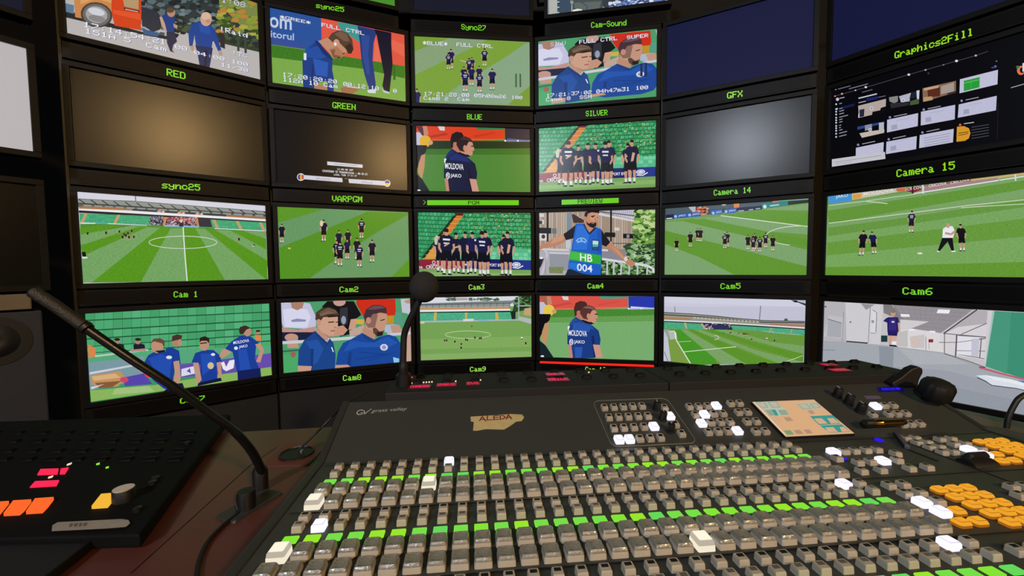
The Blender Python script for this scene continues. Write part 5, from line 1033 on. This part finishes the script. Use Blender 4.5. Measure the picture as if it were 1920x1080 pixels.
flat_text(logo, 'logo', mat('silver_print', '#a9a9a4', 0.4), sw)
def tile(name, pts, m, h=.0012):
    mb = MB(); b = [l2(u, wv, 0) for u, wv in pts]; t = [l2(u, wv, h) for u, wv in pts]; mb.loft([b, t]); return mb.build(name, m, sw)
sd = tile('status_display', [(44.4, 5.0), (46.9, 4.95), (47.3, 5.6), (45.0, 5.68)], mat('blue_display_window', '#05040c', 0.2, emit='#0c0850', strength=1.0))
mb = MB()
for Pq in font_polys('ALEDA', .03): mb.add([l2(44.95 + 1.95*u + .15*v, 5.12 + .36*v, .0016) for u, v in Pq], [tuple(range(len(Pq)))])
mb2 = MB()
for k, (a, b) in enumerate(((44.95, 45.2), (45.25, 45.55), (45.62, 45.8), (45.9, 46.2), (46.3, 46.75))):
    mb2.add([l2(a, 5.16, .0016), l2(b, 5.14, .0016), l2(b + .16, 5.48, .0016), l2(a + .16, 5.5, .0016)], [(0, 1, 2, 3)])
mb2.build('glowing_text', M_BLUEL, sd)
tile('label_plate', [(42.42, 4.17), (43.8, 4.13), (43.9, 4.48), (42.5, 4.55)], mat('violet_grey_label', '#5c5068', 0.5))
lo = MB().lathe([(.0055, 0), (.0055, .002), (.0001, .003)], n=16).build('status_lamp', M_BLUEL, sw, True); lo.location = P1(38.5, 1.84)
MB().box((0, 0, .001), (.010, .003, .002)).build('status_lamp', M_BLUEL, sw).location = P1(33.1, -.7)
a, b = Vector(P1(40.7, 2.6)), Vector(P1(38.95, .25)); d_ = b - a
MB().box((0, 0, .003), (d_.length, .006, .006)).build('slider_rail', mat('grey_metal_strip', '#5c5866', 0.35, metal=0.6), sw, bevel=.001, loc=(a + b)/2).rotation_euler = (0, 0, math.atan2(d_.y, d_.x))
MB().box((0, 0, .0004), (.036, .004, .0008)).build('slot', M_LEGEND, sw, loc=P1(39.0, -.68)).rotation_euler = (0, 0, 1.6)
# transition lever in its half-round hub
lv = MB(); lv.lathe([(.015, -.018), (.015, .018)], (0, 0, -.009), 40, axis='x'); lv.build('lever_hub', M_KNOB, sw, True).location = P1(41.3, -2.1)
lv = MB(); lv.rr([(0, .015, .005, .002), (.010, .014, .004, .002), (.012, .012, .003, .002)]); o = lv.build('lever_grip', M_KNOB, sw, True); o.location = P1(41.3, -1.85); o.location.z = .003; o.rotation_euler = (.6, 0, 0)
# positioner lever and fluted joystick knob on the right of the rear panel
m = MB()
prof = [(-.020, 0), (.024, 0), (.027, .014), (.033, .026), (.032, .034), (.024, .038), (.012, .033), (-.006, .018), (-.022, .008)]
m.loft([[(x, -.008, z) for x, z in prof], [(x, .008, z) for x, z in prof]]); o = m.build('rocker_lever', M_KNOB, sw, bevel=.0025); o.location = l2(47.35, 5.75); o.rotation_euler = (0, 0, -.1)
R = []
for (r, z) in ((.013, 0), (.013, .006), (.018, .009), (.0215, .014), (.0215, .032), (.019, .038), (.011, .042), (.0003, .043)):
    R.append([((r + (.0012 if i % 4 < 2 and .01 < z < .04 else 0))*math.cos(2*PI*i/48), (r + (.0012 if i % 4 < 2 and .01 < z < .04 else 0))*math.sin(2*PI*i/48), z) for i in range(48)])
o = MB().loft(R).build('joystick_knob', M_KNOB, sw, True); o.location = l2(47.9, 3.55); o.rotation_euler = RX

# ------------------------------------------------------------------ things lying on the switcher
tp = [(8.46, 3.93), (8.5, 3.4), (8.72, 3.33), (8.65, 2.39), (8.95, 2.36), (9.6, 2.5), (10.4, 2.42), (10.95, 2.36), (11.45, 2.72), (11.96, 3.17), (12.38, 3.21), (12.62, 3.6), (12.5, 3.93), (11.6, 4.05), (10.2, 3.98)]
mb = MB(); mb.loft([[l2(u, wv, .0003) for u, wv in tp], [l2(u, wv, .0008) for u, wv in tp]])
tape = mb.build('tape_strip', mat('masking_tape', '#b0a070', 0.7, noise=0.15, scale=90)); tape.matrix_world = KM
tag(tape, 'torn beige tape on the switcher, ALEDA handwritten in red', 'tape')
mb = MB(); INK = [((9.16, 3.42), (9.38, 3.86), (9.62, 3.34)), ((9.24, 3.58), (9.56, 3.52)), ((9.78, 3.9), (9.74, 3.46), (10.12, 3.46)), ((10.62, 3.92), (10.28, 3.9), (10.26, 3.46), (10.62, 3.48)), ((10.28, 3.68), (10.58, 3.7)), ((10.76, 3.9), (10.76, 3.46), (11.0, 3.52), (11.14, 3.7), (11.02, 3.88), (10.76, 3.9)), ((11.2, 3.46), (11.42, 3.96), (11.62, 3.46)), ((11.26, 3.62), (11.6, 3.66))]
for st in INK:
    for a, b in zip(st, st[1:]):
        a, b = Vector(a), Vector(b); d = (b-a).normalized()*.045; n = Vector((-d.y, d.x))
        mb.add([l2(*q, .0011) for q in (a-d+n, b+d+n, b+d-n, a-d-n)], [(0, 1, 2, 3)])
mb.build('handwriting', mat('dark_red_ink', '#6e1014', 0.6), tape)
pen = empty('pen', (0, 0, 0), 0, 'black and brass pen lying across the right keys of the switcher', 'pen'); pen.matrix_world = KM @ Matrix.Translation(l2(40.3, .62, .0125)) @ Matrix.Rotation(-.02, 4, 'Z') @ Matrix.Rotation(.0, 4, 'X')
M_BRASS = mat('polished_brass', '#b48a4c', 0.22, metal=1.0)
MB().lathe([(.0012, -.036), (.0058, -.033), (.0062, -.022), (.0062, -.019)], axis='x', n=20).build('end_cap', M_BLACK, pen, True)
MB().lathe([(.0052, -.019), (.0052, -.008), (.0056, -.007), (.0056, -.004), (.0052, -.003), (.0052, .026), (.0046, .028)], axis='x', n=20).build('barrel', M_BRASS, pen, True)
MB().lathe([(.0046, .028), (.0040, .034), (.0012, .038)], axis='x', n=20).build('tip', M_BLACK, pen, True)
MB().box((-.004, .0035, .0058), (.038, .0022, .0012)).build('clip', mat('steel_clip', '#8c8a90', 0.3, metal=0.9), pen, bevel=.0004)

# ------------------------------------------------------------------ intercom key panels behind the switcher
ICW0 = 6.38
_fp = KM @ Vector(l2(1.56, ICW0))                         # front lower left corner
IX = Vector((KU.x, KU.y, 0)).normalized(); IY = Vector((-IX.y, IX.x, 0))
IO = Vector((_fp.x, _fp.y, 0))
ZF = on_plane(720, 737.5, _fp, IY).z                   # height of the front lip
DEP = 0.118
ZB = on_plane(744, 704.7, _fp + IY*DEP, IY).z
def make_intercom(x0, x1, label):
    r = empty('intercom_panel', IO + IX*x0 + Vector((0, 0, DZ)), math.atan2(IX.y, IX.x), label, 'intercom panel', 'intercom panels behind the switcher')
    L = x1 - x0; zf, zb = ZF - DZ, ZB - DZ
    pr = [(0, 0), (0, zf), (DEP, zb), (DEP, 0)]
    MB().loft([[(0, y, z) for y, z in pr], [(L, y, z) for y, z in pr]]).build('housing', M_MATTE, r, bevel=.0012)
    return r, L, zf, zb
HALF = 24.1*KB
ICL, LL, zf, zb = make_intercom(0.0, HALF, 'left intercom panel with three lit red names, beneath the Cam9 monitor')
ICR, LR, _, _ = make_intercom(HALF + .002, 2*HALF + .002, 'right intercom panel with two lit red names at its right end')
SL = math.atan2(zb - zf, DEP)
def ic(r, x0, x, d, h=0.0):                               # point on the sloping top: x along, d towards the back
    return (x, d, zf + (zb - zf)*d/DEP + h)
def ic_at(px, py):                                      # position of a mark seen at a photograph pixel, in panel coordinates
    n = Vector((0, 0, 1)) + IY*(-(zb - zf)/DEP); p = on_plane(px, py, IO + Vector((0, 0, ZF)), n); q = p - IO
    return q.dot(IX), q.dot(IY)
M_ICKEY = mat('intercom_key_black', '#060606', 0.55, spec=0.12)
def lever(r, x, d):
    m = MB().rr([(0, .0085, .0055, .002), (.003, .0080, .0050, .002), (.0062, .0065, .0018, .001)]); return m.build('talk_key', M_ICKEY, r, True)
_lv = None
for r, x0, n in ((ICL, 0, 9), (ICR, HALF + .002, 9)):
    for row in (.040, .088):
        for i in range(n):
            x = .045 + i*(HALF - .075)/(n - 1)
            if _lv is None: _lv = lever(r, 0, 0); o = _lv
            else: o = inst(_lv, r, (0, 0, 0), 0, 'talk_key')
            o.location = ic(r, x0, x, row + .012); o.rotation_euler = (SL, 0, 0)
for px0, px1, py, txt in ((770, 804, 727, 'Camera'), (822, 853, 723.5, 'HYBRID'), (877, 897, 721, 'EVS'), (1026, 1056, 703.5, 'CAM 4'), (1029, 1064, 713.5, 'PRODUC'), (1541, 1566, 685.5, 'CR 3'), (1557, 1591, 695.5, 'PRODUC')):
    xa, da = ic_at(px0, py); xb, db = ic_at(px1, py); r, x0 = (ICL, 0) if xa < HALF else (ICR, HALF + .002)
    wd = xb - xa; dp = .021
    o = MB().box((0, 0, .0012), (wd + .006, dp, .0024)).build('name_display', mat('red_display_window', '#140408', 0.25, emit='#40061a', strength=1.0), r); o.location = ic(r, x0, (xa + xb)/2 - x0, (da + db)/2); o.rotation_euler = (SL, 0, 0)
    mb = MB(); Q, Wd = bitmap_quads(txt.upper(), .2)
    for a, b, c, d in Q: mb.add([((X/Wd - .5)*wd, (Y/7 - .5)*dp*.72, .0027) for X, Y in ((a, b), (c, b), (c, d), (a, d))], [(0, 1, 2, 3)])
    mb.build('glowing_text', M_RED, o)
for px, py in [(773.5 + 5.2*k, 719.5 - .35*k) for k in range(8)] + [(854.5, 715.8), (901, 713.5), (1042.5, 696), (1050.5, 707), (1087, 695.5), (1104, 699)]:
    xa, da = ic_at(px, py); r, x0 = (ICL, 0) if xa < HALF else (ICR, HALF + .002)
    MB().box((0, 0, .001), (.0024, .0022, .002)).build('indicator_light', M_LEDW, r).location = ic(r, x0, xa - x0, da)
xa, da = ic_at(771.5, 708.5); MB().box((0, 0, .001), (.004, .003, .002)).build('indicator_light', M_RED, ICL).location = ic(ICL, 0, xa, da)

# gooseneck microphone with a foam ball, plugged into the left intercom panel
xa, da = ic_at(757, 722)
base = IO + IX*xa + IY*da; bz = zf + (zb - zf)*da/DEP + DZ
g = empty('gooseneck_microphone', (base.x, base.y, bz), 0, 'gooseneck microphone with a black foam ball before the Cam3 label', 'microphone')
yy = base.y - .004
def rel(px, py, y=yy): return at_y(px, py, y) - Vector((base.x, base.y, bz))
pts = spline([Vector((0, 0, 0)), rel(756, 690), rel(756.5, 655), rel(758, 628), rel(766, 605, yy - .004), rel(778, 580, yy - .008), rel(788, 560, yy - .01)], 8)
MB().tube(pts, [.0075]*10 + [.0056]*(len(pts) - 10), 12).build('gooseneck', M_KNOB, g, True)
c = rel(795.5, 538, yy - .012)
MB().lathe([(max(.0001, .0245*math.sin(PI*k/14)), -.0265*math.cos(PI*k/14)) for k in range(15)], (0, 0, 0), 24).build('foam_windshield', mat('black_foam', '#1c1b1b', 0.9, noise=0.4, scale=900, bump=0.6), g, True, loc=c)
MB().lathe([(.013, 0), (.013, .018), (.009, .022)], n=20).build('collar', M_BLACK, g, True)

# ------------------------------------------------------------------ gooseneck microphone on the desk
b0 = at_z(470, 948, DZ)
g = empty('gooseneck_microphone', b0, 0, 'long gooseneck microphone rising from the desk and leaning left across Cam7', 'microphone')
yy = b0.y
def rel2(px, py, y): return at_y(px, py, y) - b0
tb = at_z(489, 918, DZ) - b0
MB().rr([(0, .017, .034, .003), (.0025, .016, .033, .003)]).build('base_plate', M_CONSIDE, g).rotation_euler = (0, 0, -.35)
MB().lathe([(.0105, .0), (.0105, .020), (.0095, .024), (.0001, .024)], (0, -.008, 0), 20).build('connector', M_BLACK, g, True)
MB().lathe([(.0095, 0), (.0095, .026), (.0070, .032), (.0001, .032)], (tb.x, tb.y, 0), 20).build('socket', M_BLACK, g, True)
y1 = b0.y + tb.y
neck = spline([tb + Vector((0, 0, .02)), rel2(489, 880, y1 - .005), rel2(470, 843, y1 - .02), rel2(437, 806, y1 - .04), rel2(395, 776, y1 - .06), rel2(330, 728, y1 - .085), rel2(250, 676, y1 - .105), rel2(165, 618, y1 - .12)], 8)
MB().tube(neck, [.0054]*24 + [.0046]*(len(neck) - 24), 12).build('gooseneck', mat('black_gooseneck', '#0d0c0c', 0.35), g, True)
dirn = (neck[-1] - neck[-4]).normalized(); hd = [neck[-1], rel2(160, 614, y1 - .12), rel2(155, 610, y1 - .121), rel2(100, 571, y1 - .128), rel2(62, 547, y1 - .132)]
MB().tube([hd[0], hd[1], hd[2]], [.0058, .0066, .0062], 14).build('collar', M_BLACK, g, True)
MB().tube([hd[2], hd[3], hd[4], hd[4] + (hd[4]-hd[3]).normalized()*.002], [.0056, .0058, .0058, .003], 16).build('microphone_head', mat('brown_black_mesh', '#2c261b', 0.55, metal=0.3, noise=0.5, scale=700, bump=0.5), g, True)
cb = [b0*0 + Vector((-.009, -.012, .010))] + [at_z(px, py, DZ + .0025) - b0 for px, py in ((445, 962), (418, 985), (390, 1015), (374, 1050), (368, 1085), (366, 1120))]
MB().tube(spline(cb, 8), .0022, 8).build('cable', M_KNOB, g, True)

# cable hole in the desk with a cable running up to the panel
gc = at_z(556, 852, DZ)
gr = empty('cable_grommet', gc, .05, 'round black cable hole on a square plate in the desk beside the switcher', 'cable grommet')
MB().rr([(0, .036, .040, .003), (.0012, .036, .040, .003)]).build('plate', mat('dark_red_plate', '#58241e', 0.4), gr)
MB().lathe([(.026, .0012), (.026, .0034), (.024, .004), (.023, .0022), (.0001, .0022)], n=32).build('ring', M_BLACK, gr, True)
MB().lathe([(.0001, .0022), (.0028, .0022), (.0028, .005), (.0001, .0055)], (.006, .004, 0), 12).build('screw', mat('bright_screw', '#d8d8dc', 0.25, metal=1.0), gr, True)
pp = [gc + Vector((.0, .006, .004)), at_y(590, 815, gc.y + .01), at_y(625, 779, gc.y + .025), at_y(650, 756, gc.y + .075), at_y(690, 733, gc.y + .16)]
tag(MB().tube(spline(pp, 8), .0016, 8).build('cable', M_KNOB, None, True), 'thin black cable rising from the desk hole towards the intercom panel', 'cable')

# ------------------------------------------------------------------ second control panel at the far left
ZL = DZ + .018
corners = [at_z(262, 1001, ZL), at_z(432, 776, ZL), at_z(-330, 800, ZL), at_z(-330, 1017, ZL)]
lc = (corners[0] + corners[3])/2
lp = empty('audio_intercom_panel', (lc.x, lc.y, DZ), 0, 'black intercom panel at the lower left with orange and yellow lit keys', 'intercom panel')
def lr(px, py, h=0.0):
    p = at_z(px, py, ZL + h); return (p.x - lc.x, p.y - lc.y, .018 + h)
m = MB(); poly = [(c.x - lc.x, c.y - lc.y) for c in corners]
m.loft([[(x, y, .002) for x, y in poly], [(x, y, .018) for x, y in poly]]).build('housing', mat('deep_black_panel', '#070606', 0.75, spec=0.15, noise=0.3, scale=60), lp, bevel=.003)
def key4(name, pts, m, h=.004):
    mb = MB(); b = [lr(*p, 0.0) for p in pts]; t = [lr(*p, h) for p in pts]; t = [(b_[0], b_[1], t_[2]) for b_, t_ in zip(b, t)]; mb.loft([b, t]); return mb.build(name, m, lp)
for pts in ([(-40, 949), (17, 945), (0, 966), (-60, 969)], [(25, 944), (59, 942), (45, 960), (37, 966.5), (7, 968)], [(66, 940), (101, 937.5), (90, 952), (80, 962.5), (49, 964.5)]): key4('lit_key', pts, M_ORANGE)
key4('lit_key', [(190, 931.5), (208, 930), (213, 939), (202, 952.5), (172, 954.5)], M_YELLOW)
for pts in ([(76, 881), (110, 880), (108, 890), (70, 891.5)], [(114, 880), (129, 878), (122, 889.5), (112, 890)], [(66, 904), (111, 902), (106, 912), (56, 915)]): key4('name_display', pts, M_RED, .0015)
for pts, mm in (([(126, 871), (135, 868), (133, 871), (125, 873.5)], M_LEDW), ([(91, 895), (100, 892.5), (98, 895.5), (90, 897.5)], M_LEDW), ([(180, 870.5), (187, 868), (187, 871), (181, 872.5)], M_GREENS[0]), ([(198, 877), (204, 875), (204, 877.5), (198, 879)], M_GREENS[3])): key4('indicator_light', pts, mm, .001)
kb = MB().lathe([(.0125, 0), (.0125, .015), (.0118, .0165), (.0001, .0165)], n=28, mis=None) if False else MB().lathe([(.0115, 0), (.0112, .013), (.0105, .0142)], n=28)
ko = kb.build('knob', M_KNOB, lp, True); ko.location = lr(233, 937); ko.location.z = .018
MB().lathe([(.0104, .0142), (.0104, .0150), (.0001, .0150)], n=28).build('knob_top', mat('grey_knob_top', '#bcb2a0', 0.45), ko, True)
_tk = None
for py in (812, 828, 846, 862):
    for i in range(9):
        px = -40 + i*46 + (862 - py)*.55
        if px > 395 - (py - 800)*1.0: continue
        if _tk is None: _tk = MB().rr([(0, .010, .006, .002), (.002, .0095, .0055, .002), (.004, .008, .002, .001)]).build('talk_key', M_ICKEY, lp, True); o = _tk
        else: o = inst(_tk, lp, (0, 0, 0), 0, 'talk_key')
        o.location = lr(px, py); o.rotation_euler = (0, 0, .12)
for px, py in ((352, 833), (286, 908), (258, 958), (292, 900)): MB().lathe([(.0045, 0), (.0045, .004), (.0001, .005)], n=14).build('screw', M_BLACK, lp, True).location = lr(px, py)
# taped label on its front edge
tl = [(97, 996), (98, 985), (108, 979), (170, 976), (228, 973), (241, 975), (244, 981), (236, 988), (200, 991), (160, 993)]
mb = MB(); mb.loft([[tuple(at_z(px, py, ZL + .0004)) for px, py in tl], [tuple(at_z(px, py, ZL + .0020)) for px, py in tl]])
ls = tag(mb.build('tape_strip', mat('grey_tape', '#8c8478', 0.6, noise=0.2, scale=150)), 'pale grey strip along the front edge of the lower-left intercom panel', 'tape')
mb = MB()
for k in range(4):
    a, b, c, d = [tuple(at_z(px, py, ZL + .0024)) for px, py in ((129 + k*9, 988 - k*.4), (134 + k*9, 987.5 - k*.4), (137 + k*9, 981 - k*.4), (131 + k*9, 981.5 - k*.4))]; mb.add([a, b, c, d], [(0, 1, 2, 3)])
mb.build('faded_writing', mat('faded_ink', '#5c564c', 0.7), ls)

# dark slab at the lower left corner of the desk
sp = [at_z(px, py, DZ + .012) for px, py in ((172, 1013), (85, 1080), (-60, 1180), (-300, 1180), (-250, 1022))]
mb = MB(); mb.loft([[(p.x, p.y, DZ + .001) for p in sp], [(p.x, p.y, DZ + .012) for p in sp]])
tag(mb.build('flat_case', mat('black_leatherette', '#0b0b0e', 0.5, noise=0.2, scale=120), bevel=.002), 'flat black slab on the desk at the lower left corner', 'case')

# ------------------------------------------------------------------ loudspeaker and shelf under the left monitors
fr0 = frame_at(0, 0.0)
sc0 = fr0.translation
ls0 = empty('loudspeaker', (sc0.x, sc0.y, 0.55), COLS[0][2], 'grey loudspeaker cabinet at the left edge under the pale shelf', 'loudspeaker')
MB().box((.05, .10, .19), (.42, .22, .38)).build('cabinet', M_CAB, ls0, bevel=.004)
cone = MB().lathe([(.070, 0), (.070, -.006), (.062, -.008), (.056, -.004), (.030, .008), (.012, .010), (.0001, .004)], n=36, axis='y')
co = cone.build('woofer', M_KNOB, ls0, True); pc = on_plane(-10, 640, sc0, Vector((math.sin(COLS[0][2]), -math.cos(COLS[0][2]), 0)))
ax0 = Vector((math.cos(COLS[0][2]), math.sin(COLS[0][2]), 0))
co.location = ((pc - sc0).dot(ax0), -.012, pc.z - .55)
zs = on_plane(40, 551, sc0, Vector((math.sin(COLS[0][2]), -math.cos(COLS[0][2]), 0))).z
sh = empty('shelf', (sc0.x, sc0.y, zs - .045), COLS[0][2], 'pale shelf edge under the blank monitor at the left edge', 'shelf')
MB().box((-.02, .10, .0225), (.52, .24, .045)).build('shelf_board', M_WOODRAIL, sh, bevel=.003)

# ------------------------------------------------------------------ neighbouring console slab and headset at the right edge
q = [KM @ Vector(P1(a, b)) for a, b in ((49.3, -12.5), (60, -12.5), (60, -2.2), (55.0, 6.6), (52.6, 9.6), (49.3, 9.6))]
mb = MB(); mb.loft([[(p.x, p.y, DZ + .0005) for p in q], [(p.x, p.y, DZ + .006) for p in q]])
tag(mb.build('desk_mat', mat('grey_desk_mat', '#3c3a38', 0.6, noise=0.15, scale=60), bevel=.001), 'grey flat mat on the desk right of the switcher', 'mat')
hb = at_z(1887, 806, DZ + .006)
hs = empty('headset', hb, 0, 'black headset arc cut by the right edge of the picture', 'headset')
yy = hb.y
arc = spline([at_y(1887, 803, yy) - hb, at_y(1891, 782, yy) - hb, at_y(1902, 759, yy) - hb, at_y(1912, 746, yy) - hb, at_y(1930, 738, yy) - hb, at_y(1955, 742, yy) - hb, at_y(1972, 757, yy) - hb], 8)
MB().tube(arc, .0042, 10).build('headband', M_KNOB, hs, True)
e2 = at_y(1978, 790, yy) - hb
MB().lathe([(.026, -.012), (.030, -.006), (.030, .006), (.024, .012)], (e2.x, e2.y, .036), 24, axis='x').build('ear_cup', M_KNOB, hs, True)
bpy.context.view_layer.update()
